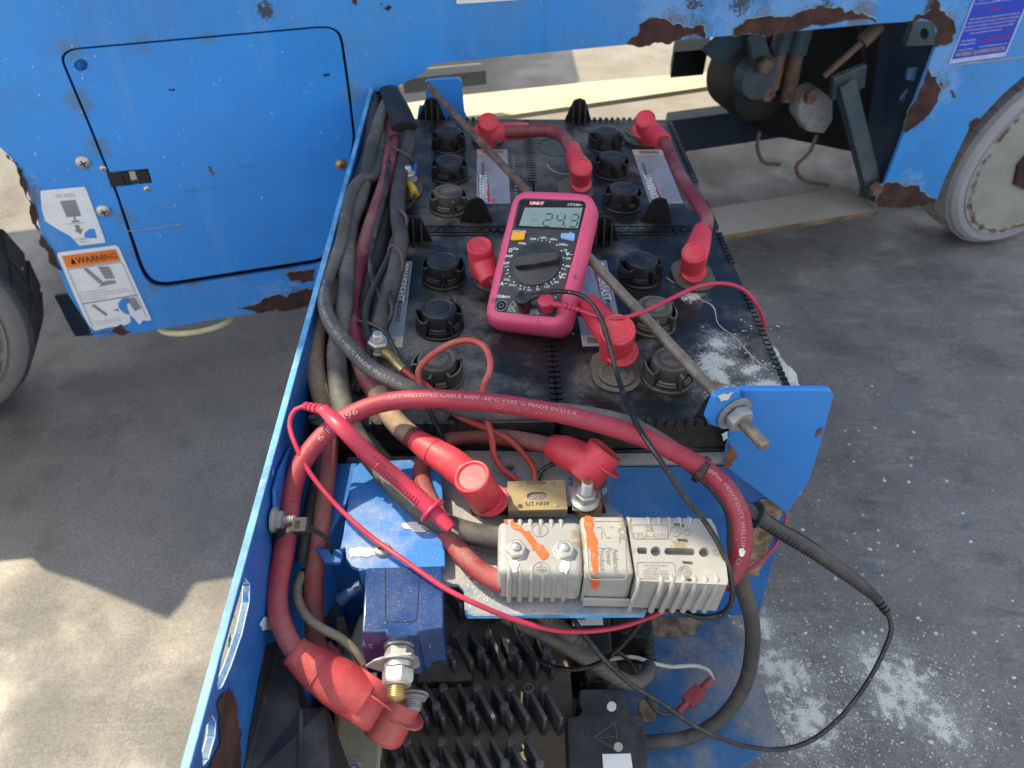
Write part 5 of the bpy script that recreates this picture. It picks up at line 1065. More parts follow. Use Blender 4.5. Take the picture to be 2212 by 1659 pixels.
def rib(x1, y1, x2, y2, r, par, z1=-.002):
    a = H(x1, y1, z1); b = UY(*Hp(x2, y2), a.y); pts = [a + V((0, .012, .0008)), a + V((0, .004, .0008)), a, a.lerp(b, .3), b]
    mb = MB(); mb.tube(spline([V((a.x, fy + .0075, CZ - .0022)), V((a.x, fy + .004, CZ - .0012)), V((a.x, fy + .0012, CZ - .0035)), V((a.x, fy, CZ - .009)), V((a.x, fy, CZ - .0305))], 6), lambda s_: r * (.55 + .45 * min(1, s_ * 4)), 12); mb.build('grip_rib', 'housing_grey', par)
for x in (218, 288, 360, 432, 505, 574, 705): rib(x, 930, x, 1170, .0016, cl)
def backrib(x, y, par, r=.0015):
    a = H(x, y); mb = MB(); mb.tube([a + V((0, .0012, -.02)), a + V((0, .0012, -.002)), a + V((0, -.001, .0002)), a + V((0, -.008, -.0008))], lambda s_: r * (1 if s_ < .7 else (1 - s_) * 3.3 * .9 + .1), 10); mb.build('grip_rib', 'housing_grey', par)
for x in (222, 286, 350, 418, 483, 545): backrib(x, 604, cl)
def connut(x, y):
    c0 = H(x, y, .0002); mb = MB(); mb.lathe([(.0068, -.0005), (.0068, .0004)], c0, Z, 26); hexnut(mb, c0 + Z * .0004, Z, .0066, .0036, .15); mb.build('nut', 'zinc', cl, bev=.0005)
    mb = MB(); mb.lathe(thread(.0030, .0068, .0014, .0003) + [(0, .0072)], c0, Z, 20); mb.build('bolt_end', 'zinc', cl)
connut(258, 795); connut(562, 798)
for x, y, plus in ((410, 663, 0), (420, 906, 1)):
    outline_line([(x + 50 * math.cos(a), y + 42 * math.sin(a)) for a in [k * PI / 12 for k in range(24)]], .0005, cl)
    outline_line([(x - 6, y - 28), (x + 6, y - 28), (x + 6, y + 28), (x - 6, y + 28)], .0004, cl)
    if plus: outline_line([(x - 30, y - 8), (x + 30, y - 8), (x + 30, y + 8), (x - 30, y + 8)], .0004, cl)
def paint(pts, m, par, amp, seed, z=.0005, name='paint_streak'): return patch(pts, m, amp, 4, seed, name=name, par=par, pf=lambda x, y: H(x, y, z))
paint([(180, 598), (235, 592), (262, 628), (300, 650), (345, 670), (392, 740), (440, 778), (465, 815), (455, 842), (420, 848), (395, 820), (365, 790), (335, 740), (300, 690), (250, 660), (215, 630)], 'orange_paint', cl, 14, 3)
paint([(682, 582), (745, 584), (748, 640), (760, 700), (772, 780), (775, 860), (778, 935), (765, 940), (740, 935), (732, 860), (718, 780), (706, 690), (690, 640)], 'orange_paint', cl, 12, 4, .0023)
patch([(1018, 0)] and [(730, 972), (752, 962), (782, 975), (780, 1020), (765, 1048), (745, 1040), (733, 1010)], 'orange_paint', 9, 3, 5, name='paint_streak', par=cl, pf=lambda x, y: UY(*Hp(x, y), H(740, 945).y - .0012))
for l, s_ in (([(215, 850), (262, 850), (278, 880), (268, 925), (245, 930), (232, 900)], 6), ([(545, 862), (592, 860), (597, 900), (580, 940), (560, 925), (548, 930), (535, 900)], 7), ([(215, 815), (300, 805), (320, 830), (280, 845), (240, 840)], 9)): paint(l, 'white_paint', cl, 12, s_, .0006 if s_ < 9 else .0008, 'white_daub')
rr = [(.5 + x, .5 + y) for x, y in rrect(1, 1, .12, 4)]
def rbox(x0, y0, x1, y1, sk, par, z=.0003): outline_line([(x0 + (x1 - x0) * u + sk * v, y0 + (y1 - y0) * v) for u, v in rr], .0005, par, z=z)
rbox(702, 608, 945, 978, 18, cl, .0021)
uxc = (H(800, 900, 0) - H(790, 700, 0)).normalized(); uyc = (H(980, 800) - H(800, 800)).normalized()
for s, x, y0, wd in (('Anderson', 868, 780, 180), ('Power', 825, 775, 118), ('Products', 783, 775, 168)):
    frame_text(s, H(x, y0, .0022), uxc, uyc, .0036, 'print_emboss', cl, 'moulded_name', width=wd * .3418 / 3250)
outline_line([(770, 645), (800, 648), (830, 712), (858, 712)], .0005, cl, z=.0022, closed=False); outline_line([(800, 672), (800, 720)], .0005, cl, z=.0022, closed=False)
frame_text('UL', H(905, 648, .0022), uxc, uyc, .0050, 'print_emboss', cl, 'moulded_name', width=.011, bold=.04, shear=.2); frame_text('c', H(852, 640, .0022), uxc, uyc, .003, 'print_emboss', cl, 'moulded_name')
# right connector half
cr_ = thing('power_connector', H(1280, 850), 'light grey connector half with moulded rating, slots and screw holes', 'connector', 'mated grey power connectors')
def hcirc(x, y, r, n=20, k=.93): return [(x + r * math.cos(2 * PI * i / n), y + r * k * math.sin(2 * PI * i / n)) for i in range(n)]
slot = [(1217 + 20 * math.cos(a), 798 + 22 * math.sin(a)) for a in [PI / 2 + k * PI / 8 for k in range(9)]] + [(1372 + 20 * math.cos(a), 802 + 22 * math.sin(a)) for a in [-PI / 2 + k * PI / 8 for k in range(9)]]
sq = [(1030, 774), (1082, 774), (1088, 782), (1088, 812), (1080, 816), (1034, 814), (1026, 802), (1024, 782)]
holes = [sq, hcirc(1143, 798, 33), slot, hcirc(1448, 805, 32)]
def pocket(x, y): return [(x - 38, y - 14), (x + 28, y - 10), (x + 36, y), (x + 30, y + 14), (x - 20, y + 12)]
pk_ = [pocket(1290, 633), pocket(1315, 732), pocket(1345, 873), pocket(1370, 982)]
top = [(962, 584), (1490, 592), (1520, 640), (1560, 770), (1590, 900), (1600, 985), (1595, 1010), (1028, 985), (1015, 940)]
mb = MB(); mb.prism([plan(top)] + [plan(h) for h in holes + pk_], V((0, 0, -.006))); mb.build('housing_top', 'housing_grey', cr_, smooth=False, bev=.0007)
mb = MB(); mb.prism([[p - Z * .0055 for p in plan([(970, 592), (1486, 600), (1510, 645), (1552, 775), (1582, 900), (1590, 975), (1030, 978), (1020, 935)])]], V((0, 0, -.0255))); mb.build('housing', 'housing_grey', cr_, smooth=False, bev=.002, seg=3)
# outer skin lower shell, butting under the top plate
mb = MB(); mb.prism([[p - Z * .0062 for p in plan([(962, 584), (1490, 592), (1520, 640), (1560, 770), (1590, 900), (1600, 985), (1595, 1010), (1028, 985), (1015, 940)])], [p - Z * .0062 for p in plan([(1000, 620), (1480, 625), (1500, 660), (1560, 900), (1570, 950), (1050, 950), (1040, 920)])]], V((0, 0, -.0248))); mb.build('housing_shell', 'housing_grey', cr_, smooth=False, bev=.0008)
for px in pk_:
    mb = MB(); mb.flat([H(x, y, -.0022) for x, y in px]); mb.build('pocket_dirt', 'rail_beige', cr_, smooth=False)
for x in (1035, 1178, 1248, 1320, 1390, 1460, 1530):
    mb = MB(); f2y = H(x, 998).y - .0004; a = H(x + 4, 998); r = .0019 if x > 1100 else .0013
    mb.tube(spline([V((a.x, f2y + .006, CZ - .0006)), V((a.x, f2y + .002, CZ - .001)), V((a.x - .0004, f2y - .0004, CZ - .007)), V((a.x - .0018, f2y - .0006, CZ - .020)), V((a.x - .0024, f2y - .0004, CZ - .0305))], 6), lambda s_: r * (.5 + .5 * min(1, s_ * 5)), 12); mb.build('grip_rib', 'housing_grey', cr_)
for x in (972, 1097, 1162, 1228, 1293, 1358, 1425): backrib(x, 588, cr_, .0014)
rbox(985, 630, 1215, 720, 10, cr_); rbox(1020, 868, 1260, 970, 12, cr_)
ux = (H(1200, 700) - H(1000, 697)).normalized(); uy = (H(1000, 600) - H(1010, 700)).normalized()
frame_text('SB', H(1078, 672, .0003), ux, uy, .0042, 'print_emboss', cr_, 'moulded_rating', width=.0054)
frame_text('175A-600V', H(1003, 716, .0003), ux, uy, .0044, 'print_emboss', cr_, 'moulded_rating', width=.0228)
for i, s in enumerate(('FOR DISCONNECT', 'USE ONLY', 'METAL ET PLAST', 'POUR DEBRANCHER', 'SANS COURANT')): frame_text(s, H(1065 + (20 if i == 1 else 0), 892 + i * 17, .0003), ux, uy, .0013, 'print_emboss', cr_, 'moulded_rating', width=.015 if i != 1 else .008)
outline_line(hcirc(1268, 672, 34), .0005, cr_); outline_line(hcirc(1341, 678, 20), .0005, cr_); outline_line(hcirc(1325, 930, 42), .0005, cr_); outline_line(hcirc(1325, 930, 30), .0004, cr_); outline_line(hcirc(1525, 805, 18), .0005, cr_)
frame_text('UL', H(1252, 682, .0003), ux, uy, .003, 'print_emboss', cr_, 'moulded_rating'); frame_text('SP', H(1306, 945, .0003), ux, uy, .0036, 'print_emboss', cr_, 'moulded_rating')
stain('housing_grey', [(H(660, 760), .011), (H(670, 900), .009), (H(950, 640), .008), (H(985, 800), .008), (H(1010, 960), .007), (H(180, 820), .009), (H(500, 840), .008), (H(640, 690), .008), (H(975, 900), .007), (H(150, 1100, -.02), .012), (H(620, 1100, -.02), .012), (H(1300, 760), .012)], (.22, .175, .10), 420., .50, .62, .8)
# ================================================================ contactor (dark blue block)
RZ = .398
ry = U(866, 1368, RZ).y
relay = thing('contactor', U(868, 1300, RZ - .03), 'glossy dark blue contactor block with a big threaded stud at its front', 'contactor')
def Rp(x, y, z=0.): return U(x, y, RZ + z)
mb = MB(); mb.prism([[Rp(790, 1226), Rp(956, 1222), Rp(958, 1355), Rp(905, 1362), Rp(902, 1372), Rp(836, 1374), Rp(833, 1364), Rp(781, 1366)]], V((0, 0, -.050))); mb.build('body', 'blue_relay', relay, smooth=True, bev=.0025, seg=3, ang=30)
mb = MB(); a, b = Rp(786, 1362, -.016), Rp(957, 1352, -.016); mb.prism([[Rp(782, 1364, -.0175), Rp(957, 1352, -.0175), Rp(957, 1352, -.0175) + V((0, -.010, 0)), Rp(782, 1364, -.0175) + V((0, -.010, 0))]], V((0, 0, -.036))); mb.build('front_block', 'blue_relay', relay, smooth=True, bev=.0022, seg=3, ang=30)
mb = MB(); P = [Rp(832, 1226, .0003), Rp(833, 1335, .0003), Rp(838, 1343, .0003), Rp(893, 1343, .0003), Rp(900, 1336, .0003), Rp(908, 1224, .0003)]
for p, q in zip(P, P[1:]): stripe(mb, p, q, .0004, Z)
mb.build('lid_seam', 'gap_dark', relay, smooth=False)
for s, x in (('2', 806), ('1', 930)):
    q = UY(x, 1392, ry - .0008); frame_text(s, q, V((-1, 0, 0)), V((0, 0, -1)), .005, 'blue_door', relay, 'moulded_number')
for dx, dz, r in ((.020, -.030, .0050), (.012, -.038, .0014)):
    mb = MB(); mb.lathe([(r, 0), (0, .0002)], UY(905, 1420, ry - .0105) + V((dx * .6, 0, dz * .3)), (0, -1, 0), 20); mb.build('mount_hole', 'gap_dark', relay)
st = UY(864, 1392, ry + .001); ax = V((.0, -1, -.12)).normalized()
def onst(prof, m, name, seg=28, ph=0.): mb = MB(); mb.lathe(prof, st, ax, seg, ph); return mb.build(name, m, relay, bev=.0003 if seg == 6 else 0)
onst([(.0096, 0), (.0096, .0022), (.0078, .0024)], 'zinc', 'washer'); onst([(.0080, .0026), (.0088, .0032), (.0088, .0092), (.0080, .0098)], 'dull_zinc', 'hex_nut', 6, .2)
onst([(.0118, .0100), (.0118, .0112)], 'dull_zinc', 'washer'); onst([(.0086, .0116), (.0082, .0145)], 'zinc', 'washer')
onst([(.0082, .0146), (.0096, .0155), (.0096, .0215), (.0084, .0236)], 'zinc', 'hex_nut', 6, .45); onst([(.0082, .0236), (.0070, .0246), (.0058, .0246)], 'zinc', 'nut_collar')
mb = MB(); mb.lathe(thread(.0056, .0085, .0015, .0005) + [(0, .0100)], st + ax * .0235, ax, 24); mb.build('stud_end', 'brass', relay)
mb = MB(); mb.prism([[st + ax * .0098 + V((x, 0, z)) for x, z in ((-.020, -.004), (-.014, .003), (-.004, .009), (.008, .010), (.012, .004), (.012, -.006), (.004, -.011), (-.010, -.012))]], ax * .0011); mb.build('terminal_lug', 'dull_zinc', relay, smooth=False)
st2 = UY(893, 1500, ry - .003); mb = MB(); mb.lathe([(.010, 0), (.010, .0012)], st2, ax, 24); mb.lathe([(.0085, .002), (.0085, .0035)], st2, ax, 24); mb.lathe(thread(.0055, .010, .0014, .0004), st2, ax, 20); mb.build('lower_stud', 'dull_zinc', relay)
mb = MB(); mb.tube([U(782, 1265, .372), U(755, 1280, .37), U(735, 1298, .365)], .0042, 14); mb.build('side_terminal_boot', 'blue_boot', relay)
wire('thin black wire from the blue sleeved terminal under the contactor', [(745, 1290, .367), (725, 1315, .36), (705, 1345, .35), (690, 1365, .34)], 17, 'wire_black')
wire('grey white dusty wire passing behind the big red boot', [(652, 1240, .372), (642, 1270, .374), (645, 1300, .375), (665, 1335, .374), (700, 1360, .372), (735, 1378, .368), (765, 1405, .362), (785, 1432, .355)], 21, 'wire_grey')
wire('grey wire branching from the loom between the red cables', [(656, 1230, .36), (662, 1270, .356), (668, 1320, .35), (676, 1370, .345), (690, 1400, .335)], 16, 'wire_black')
# ================================================================ controller with finned heat sink
FZ, FB = .236, .203
hs = thing('motor_controller', U(1040, 1500, .14), 'black motor controller with rows of slanted cooling fins', 'controller')
mb = MB(); mb.prism([[U(x, y, FB) for x, y in ((905, 1240), (1222, 1240), (1232, 1440), (1250, 1660), (1258, 1760), (770, 1760), (835, 1570), (880, 1400))]], V((0, 0, -.066))); mb.build('body', 'fin_base', hs, smooth=False, bev=.002)
def fin(x, y, dx, dy, hi=FZ):
    a, b = U(x, y, hi), U(x + dx, y + dy, hi); t = (b - a).normalized(); s = Z.cross(t).normalized(); n = 5
    mb = MB(); pr = []
    top_ = [(0., .0004), (.03, 0), (.97, 0), (1., .0012)]
    P = [a.lerp(b, u) - Z * d for u, d in top_] + [b - Z * (hi - FB - .0005), a - Z * (hi - FB - .0005)]
    mb.prism([[p - s * .0016 for p in P]], s * .0032); return mb, a, b
def pin(mb, p, r=.0036): mb.lathe([(r * 1.15, -(FZ - FB) + .0005), (r, -.0012), (r * .8, 0), (0, .0002)], V((p.x, p.y, FZ + .0004)), Z, 16)
rows = [(1245, [960, 996, 1032, 1068, 1104, 1140, 1176], 36, 60), (1358, [942, 979, 1014, 1050, 1085, 1122, 1157], 40, 72), (1476, [880, 916, 953, 990, 1026, 1064, 1099, 1137, 1172], 42, 76), (1592, [758, 795, 833, 873, 908, 948, 986, 1024, 1061, 1099, 1137], 48, 90)]
for ri, (y, xs, dx, dy) in enumerate(rows):
    for i, x in enumerate(xs):
        mb, a, b = fin(x, y, dx, dy)
        if ri == 2 and i == 7:
            c_ = a.lerp(b, .12); mb.lathe([(.0042, -.028), (.0042, 0), (.0026, .0), (.0024, -.006)], V((c_.x, c_.y, FZ + .0004)), Z, 22)
        elif i % 2 == ri % 2: pin(mb, a.lerp(b, .10))
        else: pin(mb, a.lerp(b, .62))
        mb.build('fin', 'fin_black', hs, smooth=True, bev=.0005, ang=40)
mb = MB(); mb.prism([[U(x, y, FB + .012) for x, y in ((905, 1395), (985, 1392), (1022, 1440), (1020, 1470), (900, 1475))]], V((0, 0, -.012))); mb.build('raised_pad', 'fin_base', hs, smooth=False, bev=.002)
# terminal cover with moulded warning triangle
KZ = .226
cv = thing('terminal_cover', U(1315, 1590, KZ), 'notched black terminal cover with a moulded triangle and a blank white sticker', 'cover')
ol = [(1251, 1492), (1258, 1488), (1345, 1487), (1350, 1492), (1354, 1528), (1361, 1540), (1384, 1543), (1390, 1552), (1399, 1634), (1400, 1760), (1236, 1760), (1228, 1640), (1224, 1552), (1229, 1546), (1250, 1545), (1258, 1534), (1252, 1520)]
mb = MB(); mb.prism([[U(x, y, KZ) for x, y in ol]], V((0, 0, -.07))); mb.build('shell', 'black_box', cv, smooth=True, bev=.002, seg=3, ang=30)
def K(x, y, z=.0004): return U(1188 + .2514 * x, 1242 + .2514 * y, KZ + z)
mb = MB(); T = [K(560, 1270), K(380, 1395), K(592, 1512)]
for a, b in zip(T, T[1:] + T[:1]): stripe(mb, a, b, .0007, Z)
T = [K(430, 1395), K(500, 1400), K(485, 1380), K(555, 1392)]
for a, b in zip(T, T[1:]): stripe(mb, a, b, .0006, Z)
mb.build('moulded_triangle', 'print_dim', cv, smooth=False)
for x, y, r, m in ((530, 1130, 42, 'label_white'), (588, 1478, 40, 'brass')):
    mb = MB(); mb.flat([K(x + r * math.cos(a) * RR.uniform(.9, 1.05), y + r * 1.05 * math.sin(a), .0005) for a in [k * PI / 8 for k in range(16)]]); mb.build('paint_dot', 'label_white' if m != 'brass' else 'label_yellowed', cv, smooth=False)
mb = MB(); mb.prism([[K(450, 1540), K(693, 1535), K(715, 1700), K(460, 1700)]], V((0, 0, .0002))); mb.build('sticker', 'label_white', cv, smooth=False)
# rubber plug, sensor with barcode label, ribbed strain relief
pl = thing('rubber_plug', U(1295, 1465, .20), 'square black rubber plug with a moulded slot, left of the red splice', 'plug')
mb = MB(); mb.prism([[U(x, y, .205) for x, y in ((1256, 1448), (1268, 1432), (1322, 1440), (1330, 1478), (1318, 1488), (1268, 1488))]], V((0, 0, -.05))); mb.build('body', 'matte_black', pl, smooth=True, bev=.004, seg=3, ang=30)
mb = MB(); mb.prism([[U(x, y, .209) for x, y in ((1264, 1446), (1315, 1448), (1312, 1476), (1276, 1474), (1268, 1462))]], V((0, 0, -.005))); mb.build('inner_block', 'fin_black', pl, smooth=False, bev=.001)
mb = MB(); mb.prism([[U(x, y, .2115) for x, y in ((1277, 1462), (1309, 1463), (1310, 1476), (1278, 1475))], [U(x, y, .2115) for x, y in ((1286, 1466), (1301, 1466), (1301, 1472), (1286, 1472))]], V((0, 0, -.003))); mb.build('latch_frame', 'matte_black', pl, smooth=False)
se = thing('sensor_box', U(1270, 1370, .20), 'dark box half hidden under the connector with a white barcode label', 'box')
mb = MB(); mb.prism([[U(x, y, .235) for x, y in ((1228, 1300), (1318, 1300), (1322, 1405), (1288, 1415), (1232, 1400))]], V((0, 0, -.09))); mb.build('body', 'matte_black', se, smooth=False, bev=.002)
mb = MB(); mb.prism([[U(x, y, .2353) for x, y in ((1234, 1300), (1298, 1300), (1303, 1350), (1237, 1352))]], V((0, 0, .0003))); mb.build('label', 'label_white', se, smooth=False)
mb = MB()
for k in range(7): y = 1322 + k * 2.7; mb.flat([U(a, b, .2359) for a, b in ((1246, y), (1265, y), (1265, y + 1.2), (1246, y + 1.2))])
mb.build('barcode', 'print_black', se, smooth=False)
frame_text('1', U(1285, 1318, .2359), V((0, -1, 0)), V((1, 0, 0)), .005, 'print_black', se)
cb = thing('cable_plug', U(1380, 1370, .19), 'black moulded plug with ribbed strain relief beside the worn blue base plate', 'plug')
mb = MB(); mb.prism([[U(x, y, .215) for x, y in ((1320, 1300), (1406, 1305), (1412, 1360), (1406, 1378), (1370, 1375), (1322, 1362))]], V((0, 0, -.05))); mb.build('body', 'matte_black', cb, smooth=True, bev=.003, seg=3, ang=30)
P, L = resample(spline([U(1392, 1360, .195), U(1397, 1400, .190), U(1403, 1440, .182)], 8), .0006); mb = MB(); mb.tube(P, lambda s_: .0078 * (1 - .18 * s_) * (1 if (s_ * L / .0042) % 1 < .6 else .80), 18); mb.build('strain_relief', 'matte_black', cb, ang=20)
mb = MB(); mb.tube(spline([U(1402, 1438, .182), U(1404, 1460, .176), U(1385, 1478, .172), U(1350, 1480, .172)], 8), .0046, 14); mb.build('cable_end', 'rubber_black', cb)
bk2 = thing('rusty_bracket', U(1360, 1430, .16), 'thin grey bracket with rust stains beside the ribbed plug', 'bracket')
mb = MB(); mb.prism([[U(x, y, .165) for x, y in ((1335, 1372), (1362, 1374), (1376, 1392), (1384, 1445), (1380, 1470), (1350, 1470), (1330, 1420))]], V((0, 0, -.004))); mb.build('plate', 'fin_black', bk2, smooth=False, bev=.001)
mb = MB(); mb.flat([U(x, y, .1657) for x, y in jag([(1335, 1378), (1352, 1376), (1356, 1400), (1348, 1430), (1340, 1425), (1334, 1400)], 6, 3, 2)]); mb.build('rust_stain', 'rust_foam', bk2, smooth=False)
# cables and wires in front
cable('power_cable', 'thick grey dusty cable crossing the cooling fins diagonally', 'cable', [(1090, 1330, .272), (1130, 1348, .272), (1190, 1378, .268), (1260, 1418, .262), (1320, 1456, .250), (1365, 1476, .235), (1395, 1462, .215), (1402, 1440, .20)], 33, 'rubber_grey', seg=20)
cable('corrugated_conduit', 'black corrugated conduit showing below the connector edge', 'cable', [(1150, 1300, .300), (1172, 1330, .296), (1200, 1350, .285), (1235, 1378, .27), (1265, 1408, .255), (1280, 1425, .245)], 32, 'rubber_grey', seg=18, corr=.10)
wire('white wire ending in the red crimped splice', [(1300, 1428, .205), (1330, 1422, .208), (1370, 1420, .200), (1410, 1432, .190), (1450, 1440, .180), (1500, 1438, .172), (1530, 1448, .168), (1540, 1470, .165)], 8.5, 'wire_white')
wire('thin black wire hanging into the red crimped splice', [(1290, 1425, .215), (1315, 1408, .220), (1340, 1412, .215), (1368, 1440, .200), (1388, 1480, .185), (1405, 1520, .172), (1430, 1543, .165), (1460, 1540, .163)], 9, 'wire_black')
sp = thing('splice_connector', U(1501, 1502, .165), 'faded red crimped splice connector lying on the worn blue plate', 'connector')
a, b = U(1464, 1537, .163), U(1538, 1467, .168); t_ = (b - a).normalized(); s_ = Z.cross(t_).normalized(); Lq = (b - a).length
mb = MB(); mb.tube([a, a + t_ * Lq * .35], .0030, 14); mb.tube([a + t_ * Lq * .66, b], .0033, 14, flat=.8); mb.build('barrel', 'splice_red', sp)
mr = Matrix((t_, s_, t_.cross(s_))).transposed(); mb = MB(); mb.box(a.lerp(b, .47), (Lq * .42, .0125, .0062), mr); mb.build('sleeve', 'splice_red', sp, smooth=False, bev=.001)
# channel and label rail at the lower left
ch = thing('channel_cover', U(620, 1560, .26), 'black plastic channel cover beside the tray wall at the lower left', 'cover')
mb = MB(); mb.prism([[U(x, y, .350) for x, y in ((602, 1382), (636, 1440), (650, 1528), (708, 1524), (716, 1760))] + [UX(x, y, -.1896) for x, y in ((520, 1700), (535, 1600), (560, 1460), (576, 1390))]], V((0, 0, -.2))); mb.build('channel', 'black_box', ch, smooth=False, bev=.003)
mb = MB(); mb.prism([[U(x, y, .356) for x, y in ((646, 1530), (654, 1528), (656, 1640), (650, 1760), (640, 1760))]], V((0, 0, -.007))); mb.build('ridge', 'black_box', ch, smooth=False, bev=.002)
mb = MB(); mb.lathe([(.0042, 0), (.0042, .001), (.0026, .0012), (.0022, .0002), (0, .0002)], U(573, 1634, .3550), Z, 24); mb.build('rivet', 'fin_black', ch)
rl_ = thing('controller_rail', U(765, 1600, .235), 'dusty beige label rail left of the cooling fins, with a worn yellow square', 'rail')
mb = MB(); mb.prism([[U(x, y, .240) for x, y in ((742, 1395), (800, 1400), (826, 1560), (812, 1760), (724, 1760), (730, 1560))]], V((0, 0, -.09))); mb.build('rail', 'rail_beige', rl_, smooth=False, bev=.002)
mb = MB(); mb.prism([[U(x, y, .247) for x, y in ((722, 1500), (733, 1500), (730, 1760), (718, 1760))]], V((0, 0, -.02))); mb.build('rail_edge', 'brass', rl_, smooth=False, bev=.0008)
for (x0, y0, x1, y1) in ((744, 1580, 782, 1604), (742, 1612, 782, 1640)):
    mb = MB(); P = [U(x0, y0, .2405), U(x1, y0, .2405), U(x1, y1, .2405), U(x0, y1, .2405)]
    for a, b in zip(P, P[1:] + P[:1]): stripe(mb, a, b, .0005, Z)
    mb.build('cell_line', 'label_yellowed', rl_, smooth=False)
mb = MB(); mb.prism([[U(x, y, .2405) for x, y in ((740, 1648), (780, 1646), (783, 1760), (738, 1760))]], V((0, 0, .0003))); mb.build('yellow_label', 'label_yellowed', rl_, smooth=False)
mb = MB(); c0 = U(765, 1662, .2412); mb.tube([c0 + V((math.cos(a), math.sin(a), 0)) * .0032 for a in [k * PI / 12 for k in range(25)]], .0005, 6); mb.build('ring_mark', 'crimp_blue', rl_)
mb = MB(); mb.prism([[U(x, y, .285) for x, y in ((748, 1398), (776, 1325), (792, 1322), (800, 1400), (790, 1412))]], V((0, 0, -.05))); mb.build('end_block', 'rail_beige', rl_, smooth=False, bev=.003)
mb = MB(); mb.prism([[U(x, y, .20) for x, y in ((700, 1250), (712, 1235), (718, 1400), (716, 1450), (700, 1420))]], V((0, 0, -.004))); mb.build('lit_gap_strip', 'pale_chip', tray, smooth=False, bev=.001)  # pale strip painted in place of sunlit ground seen through a gap
mb = MB(); mb.prism([[U(x, y, .22) for x, y in ((726, 1330), (742, 1330), (752, 1390), (745, 1450), (728, 1440))]], V((0, 0, -.05))); mb.build('rusty_strut', 'rust_foam', tray, smooth=False, bev=.001)
# ================================================================ zip tie on the bundle, wall bolt, clip
zt = thing('zip_tie', U(655, 1140, .40), 'black zip tie with a square head strapping the two red cables together', 'zip tie')
P = spline([U(592, 1182, .400), U(594, 1163, .412), U(612, 1150, .4205), U(638, 1142, .4215), U(668, 1142, .418), U(695, 1155, .408), U(710, 1171, .398), U(716, 1190, .388), U(710, 1208, .378)], 8)
mb = MB(); mb.tube(P, .0026, 12, flat=.35); mb.build('strap', 'matte_black', zt)
a = U(650, 1136, .424); t_ = (U(668, 1138, .416) - U(630, 1138, .416)).normalized(); s_ = V((0, -.35, .94)); s_ = (s_ - t_ * s_.dot(t_)).normalized(); u_ = s_.cross(t_); mr = Matrix((t_, u_, s_)).transposed()
mb = MB(); mb.box(a, (.0092, .0095, .0072), mr); mb.build('head', 'matte_black', zt, smooth=False, bev=.0008)
mb = MB(); mb.box(a - t_ * .0016 + s_ * .0036, (.0028, .0048, .0006), mr); mb.build('head_slot', 'gap_dark', zt, smooth=False)
wb = thing('wall_bolt', UX(605, 1125, WX + .006), 'grey flanged nut and bolt end on the inside of the blue tray wall', 'bolt')
p0 = UX(590, 1122, WX + .002); axx = V((1, -.05, 0)).normalized()
mb = MB(); mb.lathe([(.0082, 0), (.0082, .0012), (.0062, .0028)], p0, axx, 26); mb.build('flange', 'dull_zinc', wb)
mb = MB(); hexnut(mb, p0 + axx * .0022, axx, .0062, .0045, .3); mb.build('nut', 'dull_zinc', wb, bev=.0005)
mb = MB(); mb.lathe(thread(.0030, .0075, .0015, .0004), p0 + axx * .0062, axx, 18); mb.build('bolt_end', 'dull_zinc', wb)
mb = MB(); mb.prism([[UX(x, y, WX + .0012) for x, y in ((586, 1060), (600, 1010), (622, 965), (668, 960), (665, 1060), (640, 1200), (602, 1195), (588, 1130))], [UX(625 + 8 * math.cos(a), 1050 + 28 * math.sin(a), WX + .0012) for a in [k * PI / 8 for k in range(16)]]], V((.0025, 0, 0))); mb.build('wall_tab', 'blue_tray', tray, smooth=False, bev=.001)
def ring_clip(label, pxc, pxd, rad, m, wdt, name, cat):
    c0 = U(*pxc); d = (U(*pxd) - c0).normalized(); t = thing(name, c0, label, cat); mb = MB()
    mb.lathe([(rad, -wdt / 2), (rad + .0011, -wdt / 2 + .0005), (rad + .0011, wdt / 2 - .0005), (rad, wdt / 2)], c0, d, 36); o = mb.build('band', m, t)
    mb = MB(); e = Z.cross(d).normalized(); mb.box(c0 + e * -(rad + .002) + Z * .002, (.004, .0036, wdt), Matrix((e, d.cross(e), d)).transposed()); mb.build('head', m, t, smooth=False, bev=.0006)
ring_clip('black zip tie clamped round the red welding cable near the blue corner bracket', (1514, 1018, .4315), (1460, 978, .4375), .0073, 'lead_black', .0050, 'zip_tie', 'zip tie')
# ================================================================ multimeter
mc0 = V((-.00438, -.07975, .43329)); KS = .93
mo = CAM + (mc0 - CAM) * KS
ma, mbb, mg = math.radians(-15.678), math.radians(27.83), math.radians(-9.03)
MR = Matrix.Rotation(ma, 3, 'Z') @ Matrix.Rotation(mbb, 3, 'X') @ Matrix.Rotation(mg, 3, 'Y')
mx, my, mz = MR @ V((1, 0, 0)), MR @ V((0, 1, 0)), MR @ V((0, 0, 1))
def F(x, y, h=0.): return onplane((1850 + x / 2.37) * .54004, (700 + y / 2.37) * .54004, mo + mz * h, mz)
def ML(x, y, z): return mo + mx * x + my * y + mz * z
mm = thing('multimeter', mo - mz * .02, 'pink-red digital multimeter reading 24.3, propped on the batteries', 'multimeter')
def mol(inset, wt, wb_, hh, r=.009, yoff=0., cr=.0):
    o = []
    for x, y in rrect(2, 2 * hh, r, 6):
        f = (y + hh) / (2 * hh); w_ = wb_ + (wt - wb_) * f
        xx = math.copysign(max(0, abs(x) - (1 - w_)) if abs(x) > .5 else abs(x), x)
        o.append((xx, y))
    return o
